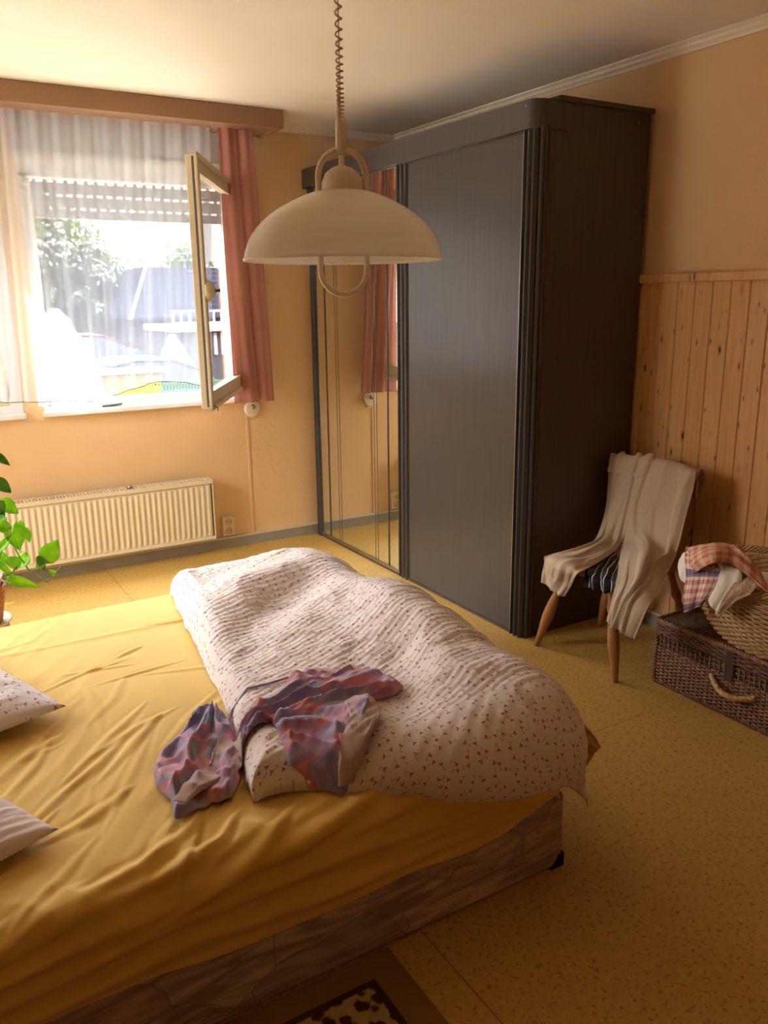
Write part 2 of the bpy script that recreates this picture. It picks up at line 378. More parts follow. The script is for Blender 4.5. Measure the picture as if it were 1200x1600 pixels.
m_wall = wall_mat(); m_ceil = ceiling_mat(); m_floor = floor_mat(); m_pine = pine_mat()
m_ward = wardrobe_mat(); m_ward_side = wardrobe_mat('dark brown stained wood side', (66,55,47), (76,64,54), .5); m_mirror = mirror_mat()
m_trimwood = simple('white crown moulding paint', (240,222,194), .6); m_base = simple('grey skirting paint', (152,146,128), .5)
m_baseedge = simple('cream skirting top edge', (214,196,160), .5)
m_white = simple('white window paint', (226,222,212), .35, vary=.03); m_frameold = simple('yellowed white sash paint', (206,186,150), .4, vary=.05)
m_rubber = simple('grey rubber seal', (86,80,70), .6); m_shutter = simple('grey shutter slats', (150,152,154), .5)
m_pelmet = simple('light brown wood veneer', (142,104,72), .5, vary=.05, vscale=3)
m_radi = simple('cream radiator enamel', (226,210,176), .35, vary=.02); m_metal = simple('brushed steel', (170,165,158), .3, 1)
m_plastic = simple('cream plastic', (226,206,172), .35, vary=.02); m_hole = simple('dark socket hole', (30,26,22), .6)
m_sheet = cloth_mat('yellow jersey sheet', (228,187,86), .8, .04, 0, 900, .08)
m_duvet = flower_mat('floral seersucker cotton', (236,224,214), (242,232,224))
m_pillow = flower_mat('floral pillow cotton', (236,228,222), (244,236,230)); m_pillowplain = cloth_mat('pale pink cotton', (232,214,208), .85)
m_tiedye = tiedye_mat(); m_lining = cloth_mat('greyish pink lining', (186,160,152), .8)
m_linen = cloth_mat('beige linen', (192,170,142), .85, .06, 0, 700, .3); m_stripe = stripe_mat()
m_check = check_mat('red checked towel cloth'); m_check2 = check_mat('faded red checked cloth', (196,84,74), (222,196,160), .05, False)
m_towel = cloth_mat('white cotton', (232,222,206), .9); m_lace = lace_mat()
m_patch = patch_mat(); m_dark = simple('dark brown plastic corner', (36,24,20), .5)
m_rug = rug_mat(); m_rugb = cloth_mat('olive rug border', (140,102,36), .95, .08); m_rugline = cloth_mat('dark brown rug line', (60,32,22), .95)
m_beech = wardrobe_mat('reddish beech wood', (158,104,60), (180,124,76), .4)
m_wick = wicker_mat('dark brown wicker', (128,88,60), (190,146,108)); m_wickdark = wicker_mat('darker brown wicker', (96,60,38), (152,106,70))
m_wicklight = wicker_mat('honey wicker', (186,140,84), (230,190,130), .45); m_wickorange = wicker_mat('orange wicker', (176,108,44), (226,160,84))
m_strap = simple('brown leather strap', (70,52,42), .6)
m_leaf = leaf_mat('pothos leaf', (120,186,34), (180,222,60), .5); m_leafd = leaf_mat('dark pothos leaf', (48,104,30), (92,150,48), .3); m_stem = simple('plant stem', (110,140,60), .5)
m_drape = cloth_mat('rust red drape', (176,116,96), .85, .08, .10, 500, .3); m_sheer = sheer_mat()
m_glass = glass_mat(); m_lamp = lampglass_mat(); m_lampm = simple('cream lacquered lamp metal', (244,228,206), .35, vary=.02)
m_cord = simple('pale brown cord', (222,186,148), .5)

# positions of the draped cloths, leaves and stems, in metres
RL_L = [(-0.17,-2.31,0.823),(-0.2,-2.323,0.817),(-0.22,-2.297,0.695),(-0.24,-2.284,0.578),(-0.31,-2.352,0.464),(-0.482,-2.503,0.475),(-0.624,-2.627,0.475),(-0.73,-2.719,0.475),(-0.735,-2.71,0.404),(-0.74,-2.693,0.304)]
RL_R = [(-0.14,-2.578,0.808),(-0.2,-2.62,0.801),(-0.22,-2.628,0.731),(-0.25,-2.628,0.627),(-0.31,-2.658,0.535),(-0.368,-2.678,0.475),(-0.507,-2.759,0.465),(-0.647,-2.84,0.45),(-0.735,-2.874,0.407),(-0.74,-2.834,0.287)]
LL_L = [(-0.17,-2.127,0.797),(-0.2,-2.148,0.789),(-0.22,-2.165,0.67),(-0.25,-2.184,0.557),(-0.36,-2.241,0.462),(-0.546,-2.333,0.475),(-0.647,-2.343,0.475),(-0.742,-2.354,0.475),(-0.74,-2.329,0.412),(-0.74,-2.324,0.36)]
LL_R = [(-0.17,-2.317,0.827),(-0.2,-2.333,0.819),(-0.22,-2.333,0.701),(-0.25,-2.333,0.59),(-0.33,-2.363,0.464),(-0.56,-2.493,0.475),(-0.712,-2.551,0.475),(-0.795,-2.58,0.475),(-0.74,-2.496,0.392),(-0.74,-2.46,0.334)]
ST_L = [(-0.46,-2.397,0.46),(-0.558,-2.439,0.46),(-0.656,-2.495,0.46),(-0.725,-2.551,0.459),(-0.725,-2.552,0.398)]
ST_R = [(-0.411,-2.493,0.46),(-0.53,-2.587,0.46),(-0.617,-2.652,0.46),(-0.725,-2.743,0.471),(-0.725,-2.74,0.425)]
CT_L = [(-0.42,-2.773,0.575),(-0.57,-2.889,0.588),(-0.6,-2.925,0.531),(-0.61,-2.929,0.461),(-0.61,-2.936,0.394)]
CT_R = [(-0.5,-2.984,0.602),(-0.6,-3.057,0.611),(-0.62,-3.071,0.577),(-0.62,-3.052,0.513),(-0.61,-3.013,0.451)]
CT2_L = [(-0.627,-3.265,0.58),(-0.619,-3.186,0.61),(-0.61,-3.103,0.63),(-0.69,-3.088,0.64),(-0.62,-2.975,0.561)]
CT2_R = [(-0.427,-3.09,0.57),(-0.463,-3.059,0.62),(-0.461,-2.991,0.64),(-0.529,-2.948,0.645),(-0.556,-2.889,0.62)]
WT_L = [(-0.619,-3.061,0.62),(-0.61,-3.069,0.597),(-0.63,-3.072,0.544),(-0.63,-3.047,0.482)]
WT_R = [(-0.538,-3.077,0.61),(-0.6,-3.148,0.607),(-0.63,-3.154,0.535),(-0.63,-3.093,0.445)]
LC_L = [(-0.523,-3.093,0.6),(-0.61,-3.134,0.582),(-0.64,-3.125,0.528),(-0.64,-3.096,0.461)]
LC_R = [(-0.63,-3.224,0.59),(-0.64,-3.207,0.553),(-0.65,-3.17,0.521),(-0.65,-3.115,0.453)]
WL_L = [(-0.508,-2.88,0.6),(-0.5,-2.828,0.565),(-0.53,-2.839,0.53),(-0.55,-2.865,0.491)]
WL_R = [(-0.579,-2.964,0.61),(-0.56,-2.924,0.584),(-0.57,-2.91,0.545),(-0.58,-2.918,0.495)]
LEAF = [((-2.662,-1.42,0.957),(-2.615,-1.41,0.913),0.0186),((-2.667,-1.4,0.856),(-2.621,-1.39,0.803),0.0242),((-2.656,-1.36,0.761),(-2.601,-1.35,0.707),0.0301),((-2.689,-1.42,0.768),(-2.656,-1.41,0.731),0.0322),((-2.679,-1.4,0.681),(-2.634,-1.39,0.664),0.0244),((-2.626,-1.36,0.622),(-2.568,-1.35,0.644),0.0193),((-2.609,-1.38,0.676),(-2.615,-1.37,0.564),0.0246),((-2.582,-1.4,0.65),(-2.577,-1.39,0.595),0.0136),((-2.649,-1.36,0.703),(-2.696,-1.35,0.682),0.0302),((-2.528,-1.36,0.52),(-2.468,-1.35,0.518),0.0028),((-2.689,-1.44,0.6),(-2.642,-1.43,0.646),0.0162),((-2.692,-1.38,0.554),(-2.658,-1.37,0.519),0.0248),((-2.584,-1.36,0.535),(-2.622,-1.35,0.486),0.0278),((-2.644,-1.4,0.551),(-2.635,-1.39,0.494),0.0274),((-2.526,-1.37,0.509),(-2.557,-1.36,0.477),0.0251),((-2.663,-1.33,0.436),(-2.551,-1.32,0.384),0.0226),((-2.493,-1.36,0.44),(-2.513,-1.35,0.46),0.0112),((-2.703,-1.4,0.535),(-2.642,-1.39,0.455),0.0165),((-2.545,-1.38,0.528),(-2.531,-1.37,0.464),0.0166),((-2.726,-1.4,0.63),(-2.7,-1.39,0.553),0.03),((-2.663,-1.42,0.65),(-2.623,-1.41,0.581),0.0217),((-2.701,-1.36,0.458),(-2.769,-1.35,0.415),0.0251),((-2.719,-1.4,0.59),(-2.79,-1.39,0.548),0.0273),((-2.746,-1.4,0.646),(-2.803,-1.39,0.627),0.0272),((-2.725,-1.42,0.748),(-2.782,-1.41,0.717),0.0269)]
BIGLEAF = [(-2.522,-1.36,0.508),(-2.474,-1.36,0.568)]
STEM = [[(-2.746,-1.5,0.457),(-2.722,-1.48,0.586),(-2.689,-1.44,0.697),(-2.663,-1.42,0.839)],[(-2.735,-1.5,0.454),(-2.691,-1.42,0.565),(-2.639,-1.38,0.67),(-2.634,-1.36,0.591),(-2.617,-1.36,0.536),(-2.587,-1.36,0.471),(-2.525,-1.36,0.413),(-2.487,-1.36,0.445),(-2.465,-1.36,0.468)],[(-2.735,-1.5,0.454),(-2.703,-1.4,0.443),(-2.663,-1.34,0.439)],[(-2.587,-1.36,0.471),(-2.553,-1.36,0.47),(-2.525,-1.36,0.503)],[(-2.731,-1.5,0.454),(-2.689,-1.42,0.486),(-2.652,-1.4,0.487),(-2.635,-1.4,0.51)],[(-2.74,-1.5,0.455),(-2.683,-1.44,0.746),(-2.657,-1.37,0.763)]]
SHA = [(-2.389,-3.019),(-2.298,-2.957),(-2.203,-2.922),(-2.131,-2.866),(-2.068,-2.827),(-1.983,-2.866),(-1.918,-2.917),(-1.919,-2.972),(-1.899,-3.033),(-1.895,-3.072),(-1.94,-3.098),(-2.001,-3.094),(-2.059,-3.189),(-2.131,-3.272),(-2.214,-3.316),(-2.252,-3.28),(-2.305,-3.224),(-2.289,-3.137),(-2.272,-3.047),(-2.326,-3.047),(-2.385,-3.073)]
SHB = [(-2.313,-2.794),(-2.366,-2.765),(-2.425,-2.835),(-2.513,-2.904),(-2.554,-2.988),(-2.564,-3.055),(-2.552,-3.129),(-2.568,-3.2),(-2.527,-3.195),(-2.478,-3.181),(-2.436,-3.19),(-2.396,-3.142),(-2.346,-2.998),(-2.316,-2.883)]
STRAP = [(-2.383,-2.993,0.54),(-2.352,-2.921,0.54),(-2.308,-2.868,0.54),(-2.252,-2.84,0.54),(-2.194,-2.858,0.54),(-2.137,-2.856,0.54)]

# ================================================================== SETTING
XL, YN, H = -3.95, -5.6, 2.5      # left wall, near wall, ceiling height
def struct(o, label=None): return tag(o, label, None, None, 'structure')
struct(MB().box((XL, YN, -.12), (0, 0, 0)).out('floor', m_floor, smooth=False), 'yellow brown cork speckled vinyl floor')
struct(MB().box((XL-.2, YN-.2, H), (.2, .35, H+.15)).out('ceiling', m_ceil, smooth=False), 'cream painted ceiling')
struct(MB().box((0, YN-.2, -.12), (.2, .35, H)).out('wall_right', m_wall, smooth=False), 'apricot wall behind the wardrobe')
struct(MB().box((XL-.2, YN-.2, -.12), (XL, -1.76, H)).box((XL-.2, -.84, -.12), (XL, .35, H)).box((XL-.2, -1.76, 2.22), (XL, -.84, H)).box((XL-.2, -1.76, -.12), (XL, -.84, .22)).out('wall_left', m_wall, smooth=False), 'apricot wall on the left')
struct(MB().box((XL, YN-.2, -.12), (0, YN, H)).out('wall_near', m_wall, smooth=False), 'apricot wall behind the camera')
# window wall with two openings
WZ0, WZ1 = .93, 2.25
O = [(-2.26, -1.10), (-3.52, -2.36)]
b = MB()
b.box((XL, 0, -.12), (0, .32, WZ0)).box((XL, 0, WZ1), (0, .32, H)).box((-1.10, 0, WZ0), (0, .32, WZ1)).box((-2.36, 0, WZ0), (-2.26, .32, WZ1)).box((XL, 0, WZ0), (-3.52, .32, WZ1))
struct(b.out('wall_far', m_wall, smooth=False), 'apricot window wall')
# skirting
def skirt(name, a, c, axis):
    bb = MB(); e = MB()
    if axis == 0: bb.box((a, -.018, 0), (c, 0, .062)); e.box((a, -.024, .062), (c, 0, .072))
    else: bb.box((-.018, a, 0), (0, c, .062)); e.box((-.024, a, .062), (0, c, .072))
    o = struct(bb.out(name, m_base, smooth=False)); e.out('top_edge', m_baseedge, o, smooth=False); return o
skirt('baseboard_far', XL, 0, 0); 
o = skirt('baseboard_right', YN, -.02, 1); 
# move the right skirting in front of the boards
for q in [o]+list(o.children): q.data.transform(Matrix.Translation((-.016, 0, 0)))
# crown moulding, stepped profile
prof = [(0, H), (0, H-.042), (-.008, H-.042), (-.012, H-.032), (-.024, H-.024), (-.026, H-.014), (-.040, H-.006), (-.040, H)]
struct(MB().prism([(p[0], p[1]) for p in prof], 0, XL, 0).out('trim_1', m_trimwood, smooth=False), 'crown moulding on the window wall')
struct(MB().prism([(p[0], p[1]) for p in prof], 1, YN, 0).out('trim_2', m_trimwood, smooth=False), 'crown moulding on the right wall')
# pine boards on the right wall with V grooves, and the cap rail
b = MB(); y = -.03; k = 0
while y > YN+.05:
    y2 = y-.0875
    b.prism([(-.002, y), (-.010, y), (-.016, y-.004), (-.016, y2+.004), (-.010, y2), (-.002, y2)], 2, .0, 1.565); y = y2
tp = struct(b.out('trim_3', m_pine, smooth=False), 'varnished pine tongue and groove boards on the right wall')
MB().box((-.034, YN, 1.563), (0, -.02, 1.600)).out('cap_rail', m_pine, tp, smooth=False, bevel=.004)

# ------------------------------------------------------------------ windows
m_shutcov = simple('pale grey shutter box paint', (206,204,200), .6)
def window(name, x0, x1, label):
    root = bpy.data.objects.new(name, None); C.objects.link(root); root.location = ((x0+x1)/2, 0, WZ0); tag(root, label, None, None, 'structure')
    f = MB(); t = .06
    f.box((x0, -.004, WZ0), (x1, .07, WZ0+.055)).box((x0, -.004, WZ1-.12), (x1, .07, WZ1)).box((x0, -.004, WZ0+.05), (x0+t, .07, WZ1-.1)).box((x1-t, -.004, WZ0+.05), (x1, .07, WZ1-.1))
    f.out('window_frame', m_white, root, smooth=False, bevel=.005)
    MB().box((x0, -.03, WZ1-.035), (x1, 0, WZ1+.006)).out('head_strip', m_white, root, smooth=False, bevel=.004)
    MB().box((x0-.005, -.035, WZ0-.025), (x1+.005, .02, WZ0+.005)).out('window_sill', m_white, root, smooth=False, bevel=.006)
    MB().box((x0-.02, .32, WZ0-.03), (x1+.02, .40, WZ0)).out('outer_sill', m_metal, root, smooth=False)
    MB().box((x0-.02, -.012, WZ1+.008), (x1+.02, 0, 2.42)).out('shutter_box_cover', m_shutcov, root, smooth=False, bevel=.003)
    # roller shutter, half a metre down, light coming through its slots
    for i, z in enumerate([2.262-.068*j for j in range(4)]):
        s = MB(); s.box((x0+.03, .13, z-.056), (x1-.03, .142, z))
        xx = x0+.045+(i % 2)*.012
        s.box((x0+.03, .134, z-.068), (xx, .138, z-.056))
        while xx < x1-.07:
            s.box((xx+.032, .134, z-.068), (xx+.053, .138, z-.056)); xx += .053
        s.out('shutter_slat', m_shutter, root, smooth=False, bevel=.0015)
    MB().box((x0+.03, .128, 1.945), (x1-.03, .145, 1.990)).out('shutter_bottom_bar', m_shutter, root, smooth=False)
    for xs in (x0+.015, x1-.04): MB().box((xs, .12, WZ0), (xs+.025, .15, WZ1)).out('shutter_rail', m_shutter, root, smooth=False)
    return root
w1 = window('window_1', O[0][0], O[0][1], 'white window with the casement opened inwards and the roller shutter part way down')
w2 = window('window_2', O[1][0], O[1][1], 'left white window behind the sheer curtain')
def sash(parent, hinge, ang, wd, z0, z1, handle=True):
    # local: x from 0 (hinge) to -wd, y thickness
    R = Matrix.Translation(hinge) @ Matrix.Rotation(ang, 4, 'Z')
    def place(o):
        o.data.transform(R); return o
    f = MB(); t = .065; d = .045
    f.box((-wd, -d, z0), (-wd+t, 0, z1)).box((-t, -d, z0), (0, 0, z1)).box((-wd+t, -d, z0), (-t, 0, z0+t+.01)).box((-wd+t, -d, z1-t), (-t, 0, z1))
    s = place(f.out('casement_sash', m_frameold, parent, smooth=False, bevel=.005))
    p = place(MB().box((-wd+t-.005, -d*.5-.003, z0+t), (-t+.005, -d*.5+.003, z1-t)).out('glass_pane', m_glass, s, smooth=False))
    g = MB()
    for (a, c) in (((-wd+t-.004, -d-.004, z0+t), (-wd+t+.006, -d+.006, z1-t)), ((-t-.006, -d-.004, z0+t), (-t+.004, -d+.006, z1-t)), ((-wd+t, -d-.004, z0+t+.004), (-t, -d+.006, z0+t+.014)), ((-wd+t, -d-.004, z1-t-.006), (-t, -d+.006, z1-t+.004))): g.box(a, c)
    place(g.out('glazing_bead', m_frameold, s, smooth=False))
    # overlapping lip with rubber seal round the rim
    q = MB(); q.box((-wd-.012, -d-.012, z0-.01), (-wd+.012, -d+.004, z1+.01)).box((-wd-.012, -d-.012, z0-.01), (0, -d+.004, z0+.012)).box((-wd-.012, -d-.012, z1-.012), (0, -d+.004, z1+.01))
    place(q.out('sash_lip', m_frameold, s, smooth=False, bevel=.004))
    q = MB(); q.box((-wd-.006, -d+.004, z0+.01), (-wd, -d+.016, z1-.01)); place(q.out('rubber_seal', m_rubber, s, smooth=False))
    if handle:
        zm = (z0+z1)/2-.02
        hm = MB(); hm.lathe([(0, 0), (.052, 0), (.052, .006), (.044, .020), (.028, .034), (.012, .040), (0, .040)], 28, c=(-wd+.035, -d-.010, zm), M=Matrix.Rotation(PI/2, 3, 'X'))
        hh = place(hm.out('handle_plate', m_plastic, s))
        hm = MB(); hm.tube([(-wd+.035, -d-.045, zm), (-wd+.035, -d-.062, zm), (-wd+.035, -d-.072, zm+.002)], [.009, .007, .009], 10)
        place(hm.out('handle_lever', m_rubber, hh))
        hm = MB(); hm.tube([(-wd+.02, -d-.012, z0+.015), (-wd+.02, -d-.03, z0+.005), (-wd+.02, -d-.03, z0-.012)], .004, 8)
        place(hm.out('corner_pin', m_metal, s))
        for zz in (z1-.05, z0+.06):
            place(MB().tube([(.006, -d*.5, zz-.035), (.006, -d*.5, zz+.035)], .009, 10).out('hinge', m_rubber, s))
    return s
sash(w1, (-1.165, -.012, 0), math.radians(60), 1.03, 1.00, 2.15)
sash(w2, (-2.425, .05, 0), 0, 1.03, .99, 2.13)

# window added in the left wall, out of view, to brighten the room
r3 = bpy.data.objects.new('added_window', None); C.objects.link(r3); r3.location = (XL, -1.30, .22); tag(r3, 'added tall window in the left wall, out of view, brightening the room', None, None, 'structure')
MB().box((XL-.10, -1.76, .22), (XL-.03, -1.71, 2.22)).box((XL-.10, -.89, .22), (XL-.03, -.84, 2.22)).box((XL-.10, -1.71, .22), (XL-.03, -.89, .28)).box((XL-.10, -1.71, 2.16), (XL-.03, -.89, 2.22)).out('window_frame', m_white, r3, smooth=False, bevel=.005)
MB().box((XL-.068, -1.71, .28), (XL-.062, -.89, 2.16)).out('glass_pane', m_glass, r3, smooth=False)
# ------------------------------------------------------------------ window dressing
o = MB().box((XL, -.36, 2.405), (-.935, -.34, H-.002)).box((XL, -.34, 2.42), (-.935, -.0005, 2.436)).box((-.955, -.34, 2.405), (-.935, -.03, H-.002)).out('curtain_pelmet', m_pelmet, smooth=False, bevel=.002)
tag(o, 'long light brown wooden pelmet box over the window', 'pelmet')
def hang(name, xt0, xt1, xb0, xb1, y, ztop, zbot, folds, amp, m, nx=260, nz=60, seed=1, label='', cat='curtain', xclip=None):
    vs = []; uv = []; fs = []
    for i in range(nx):
        u = i/(nx-1)
        for j in range(nz):
            t = j/(nz-1); x = (xt0+(xt1-xt0)*u)*(1-t)+(xb0+(xb1-xb0)*u)*t
            ph = u*folds*2*PI+1.3*float(vn(u*folds*.35, t*.7, seed))*2
            a = amp*(.55+.45*t)*(.6+.8*(.5+.5*float(vn(u*folds*.5, t*.8, seed+5))))
            zb = zbot(u) if callable(zbot) else zbot
            yy = (y(u, t) if callable(y) else y)+a*math.sin(ph)+.4*a*math.sin(2.3*ph+1)
            vs.append((x+a*.4*math.cos(ph), yy, ztop+(zb-ztop)*t)); uv.append((x, ztop*(1-t)))
    return mesh(name, vs, gridfaces(nx, nz), m, uv=uv)
def interp(pts):
    xs = [p[0] for p in pts]; zs = [p[1] for p in pts]; return lambda x: float(np.interp(x, xs, zs))
hem = interp([(-3.9, 1.03), (-2.48, 1.015), (-2.0, .985), (-1.83, 1.03), (-1.65, 1.072), (-1.5, 1.06), (-1.38, 1.03), (-1.2, 1.0)])
sx0, sx1 = -3.85, -1.27
sh = hang('sheer_curtain', sx0, sx1, sx0, sx1-.08, -.135, 2.42, lambda u: hem(sx0+(sx1-sx0-.06)*u), 21, .010, m_sheer, 640, 70, 3)
tag(sh, 'white see-through voile curtain hanging across both windows', 'curtain')
# stitched hem of the voile
hp = []
me = sh.data; nz = 70
for i in range(0, 640, 3): v = me.vertices[i*nz+nz-1].co; hp.append((v.x, v.y, v.z))
MB().tube(hp, .0022, 5).out('hem', m_rubber, sh)
# extra bright layer shaped as the sunlit, bunched patch of the voile
sun_patch_top = interp([(-2.30, 1.56), (-2.27, 1.52), (-2.234, 1.46), (-2.21, 1.452), (-2.185, 1.478), (-2.15, 1.476), (-2.10, 1.42), (-2.071, 1.352), (-2.045, 1.325), (-2.02, 1.322), (-1.998, 1.27), (-1.985, 1.16), (-1.95, 1.04), (-1.90, .99)])
m_voil2 = NT('white voile for the sun patch'); m_voil2.set(Base_Color=(.93,.93,.95,1), Roughness=.9)
_m = m_voil2; translucent(_m, .8, (.95,.95,.97,1)); m_voil2 = _m.m
vs = []; nu, nv = 120, 30
for i in range(nu):
    x = -2.30+.40*i/(nu-1); zt = sun_patch_top(x); zb = .975
    for j in range(nv):
        t = j/(nv-1); vs.append((x, -.112+.010*math.sin(x*60+t*2)+.006*math.sin(x*150-t*3), zt+(min(zb, zt-.005)-zt)*t))
mesh('sun_patch_layer', vs, gridfaces(nu, nv), m_voil2, sh, solid=.004)
dr = hang('drape', -1.235, -1.035, -1.215, -.955, lambda u, t: -.15+.05*t, 2.425, .912, 2.0, .018, m_drape, 120, 60, 8)
tag(dr, 'rust red drape at the right side of the window', 'curtain')
# shutter belt with its winder
wd_ = thing('shutter_belt_winder', (-1.066, -.002, .86), 'round grey shutter belt winder low beside the rust drape', 'belt winder')
MB().box((-1.10, -.006, .80), (-1.045, 0, .935)).out('wall_plate', m_plastic, wd_, smooth=False, bevel=.003)
MB().lathe([(0, 0), (.048, 0), (.051, .006), (.051, .018), (.046, .024), (.02, .026), (0, .026)], 36, c=(-1.066, -.006, .862), M=Matrix.Rotation(PI/2, 3, 'X')).out('winder_case', m_plastic, wd_, bevel=.002)
MB().box((-1.076, -.030, .92), (-1.054, -.028, 2.40)).out('belt', m_plastic, wd_, smooth=False)
MB().lathe([(0, 0), (.014, 0), (.014, .012), (0, .014)], 16, c=(-1.066, -.032, .875), M=Matrix.Rotation(PI/2, 3, 'X')).out('screw_cap', m_metal, wd_)
# small dark stay lying on the lower window frame
cp = thing('window_stay', (-1.90, -.02, .936), 'small dark metal window stay lying on the white lower window frame', 'window stay')
MB().tube([(-1.955, -.02, .943), (-1.90, -.018, .946), (-1.845, -.016, .950)], [.006, .008, .005], 8).out('rod', m_rubber, cp)
MB().tube([(-1.955, -.02, .943), (-1.970, -.024, .940)], .004, 8).out('tip', m_metal, cp)
# pipe chase line on the wall under the winder
tag(MB().box((-1.105, -.006, .07), (-1.085, 0, .80)).out('cable_duct', m_wall, smooth=False, bevel=.003), 'thin wall coloured cable duct running down from the belt winder to the floor', 'cable duct')

# ------------------------------------------------------------------ radiator and socket
rx0, rx1, rz0, rz1, ry = -2.78, -1.385, .105, .475, -.135
rd = thing('radiator', ((rx0+rx1)/2, -.09, rz0), 'long cream panel radiator with vertical ribs under the window', 'radiator')
vs = []; fs = []; n = 42; step = (rx1-rx0-.03)/n; xs = []
for i in range(n):
    x = rx0+.015+i*step
    for f, d in ((.0, 0), (.22, 0), (.36, .006), (.64, .006), (.78, 0)): xs.append((x+f*step, d))
xs.append((rx1-.015, 0))
zs = [(rz0+.012, 0), (rz0+.03, 0), (rz0+.045, 1), (rz1-.055, 1), (rz1-.04, 0), (rz1-.02, 0)]
for x, d in xs:
    for z, k in zs: vs.append((x, ry+.012-d*k-.002, z))
mesh('front_panel', vs, gridfaces(len(xs), len(zs)), m_radi, rd, solid=.003, offset=1)
MB().box((rx0, ry+.004, rz0), (rx1, ry+.09, rz0+.02)).out('bottom_channel', m_radi, rd, smooth=False, bevel=.004)
g = MB().box((rx0, ry-.002, rz1-.022), (rx1, ry+.012, rz1)).box((rx0, ry+.085, rz1-.022), (rx1, ry+.095, rz1))
x = rx0+.01
while x < rx1: g.box((x, ry+.01, rz1-.008), (x+.006, ry+.087, rz1-.003)); x += .018
g.out('top_grille', m_radi, rd, smooth=False)
for x in (rx0, rx1-.004): MB().box((x, ry, rz0), (x+.004, ry+.095, rz1)).out('side_cover', m_radi, rd, smooth=False, bevel=.002)
for x in (-2.4, -1.7): MB().box((x, -.05, .15), (x+.03, 0, .44)).out('wall_bracket', m_metal, rd, smooth=False)
MB().box((rx0+.02, ry+.03, rz0+.02), (rx1-.02, ry+.085, rz1-.03)).out('rear_panel', m_radi, rd, smooth=False)
MB().lathe([(0, 0), (.014, 0), (.016, .010), (.010, .018), (0, .018)], 14, c=(-1.86, -.075, rz1-.004)).out('vent_plug', m_metal, rd)
so_ = thing('wall_socket', (-1.262, 0, .12), 'cream double wall socket above the grey skirting', 'wall socket')
MB().box((-1.302, -.028, .078), (-1.222, -.0005, .205)).out('socket_plate', m_plastic, so_, smooth=False, bevel=.008, seg=3)
for z in (.112, .172):
    MB().lathe([(.026, 0), (.024, .004), (.021, .004), (.020, .000)], 24, c=(-1.262, -.028, z), M=Matrix.Rotation(PI/2, 3, 'X'), close=True).out('socket_ring', m_plastic, so_)
    hh = MB().lathe([(0, 0), (.020, 0), (.020, .001), (0, .001)], 24, c=(-1.262, -.0278, z), M=Matrix.Rotation(PI/2, 3, 'X')).out('socket_well', m_cord, so_)
    for s in (-1, 1): MB().lathe([(0, 0), (.003, 0), (.003, .001), (0, .001)], 10, c=(-1.262+s*.0095, -.0288, z), M=Matrix.Rotation(PI/2, 3, 'X')).out('contact_hole', m_hole, hh)


# ------------------------------------------------------------------ wardrobe
FX = -.652; Y1, Y0 = -2.104, -.03; HT = 2.255; FH = 2.15
wr = thing('wardrobe', (-.34, -1.07, 0), 'big dark charcoal wardrobe with a mirrored sliding door at its far end', 'wardrobe')
MB().box((FX+.05, Y1, .0), (-.028, Y1+.02, HT)).out('side_panel', m_ward_side, wr, smooth=False, bevel=.002)
MB().box((FX+.05, Y0-.02, 0), (-.028, Y0, HT)).out('side_panel', m_ward_side, wr, smooth=False)
MB().box((-.042, Y1+.02, 0), (-.028, Y0-.02, HT)).out('back_panel', m_ward_side, wr, smooth=False)
MB().box((FX+.06, Y1+.02, .06), (-.042, Y0-.02, .08)).out('bottom_shelf', m_ward_side, wr, smooth=False)
MB().box((-.555, Y1-.016, HT), (-.020, Y0, HT+.020)).out('top_board', m_ward_side, wr, smooth=False, bevel=.003)
# fascia with a rounded near corner
pr = []; r = .055
x0, y1 = FX-.022, Y1-.006
pr = [(x0, Y0+.012)]+[(x0+r-r*math.cos(a), y1+r-r*math.sin(a)) for a in [k*PI/2/10 for k in range(11)]]+[(-.50, y1), (-.50, y1+.02), (x0+r, y1+.02+.0)]+[(x0+.02, y1+r), (x0+.02, Y0+.012)]
MB().prism(pr, 2, FH, HT+.002).out('cornice', m_ward, wr, smooth=True, auto=.5)
# screw caps
for (cx, cy, cz, ax) in ((x0-.001, Y1+.05, 2.235, 'Y'), (-.53, Y1-.0, 2.20, 'X'), (-.10, Y1-.0, 2.215, 'X')):
    MB().lathe([(0, 0), (.004, 0), (.003, .002), (0, .002)], 10, c=(cx, cy, cz), M=Matrix.Rotation(PI/2 if ax == 'X' else -PI/2, 3, ax)).out('screw', m_metal, wr)
# fluted posts
def post(ya, yb, xa=FX, name='fluted_post', z0=.0, z1=FH+.01, deep=.06):
    W = yb-ya; pts = []; n = 48
    for i in range(n+1):
        t = i/n; d = 0
        for c_, wd2 in ((.22, .13), (.60, .16), (.88, .06)):
            q = (t-c_)/wd2
            if abs(q) < 1: d = max(d, math.cos(q*PI/2))
        pts.append((xa+.012-.020*d, ya+W*t))
    pts += [(xa+deep, yb), (xa+deep, ya)]
    return MB().prism(pts, 2, z0, z1).out(name, m_ward, wr, smooth=True, auto=.6)
post(Y1, Y1+.085)
post(-1.16, -1.055)
post(-.105, Y0-.02)
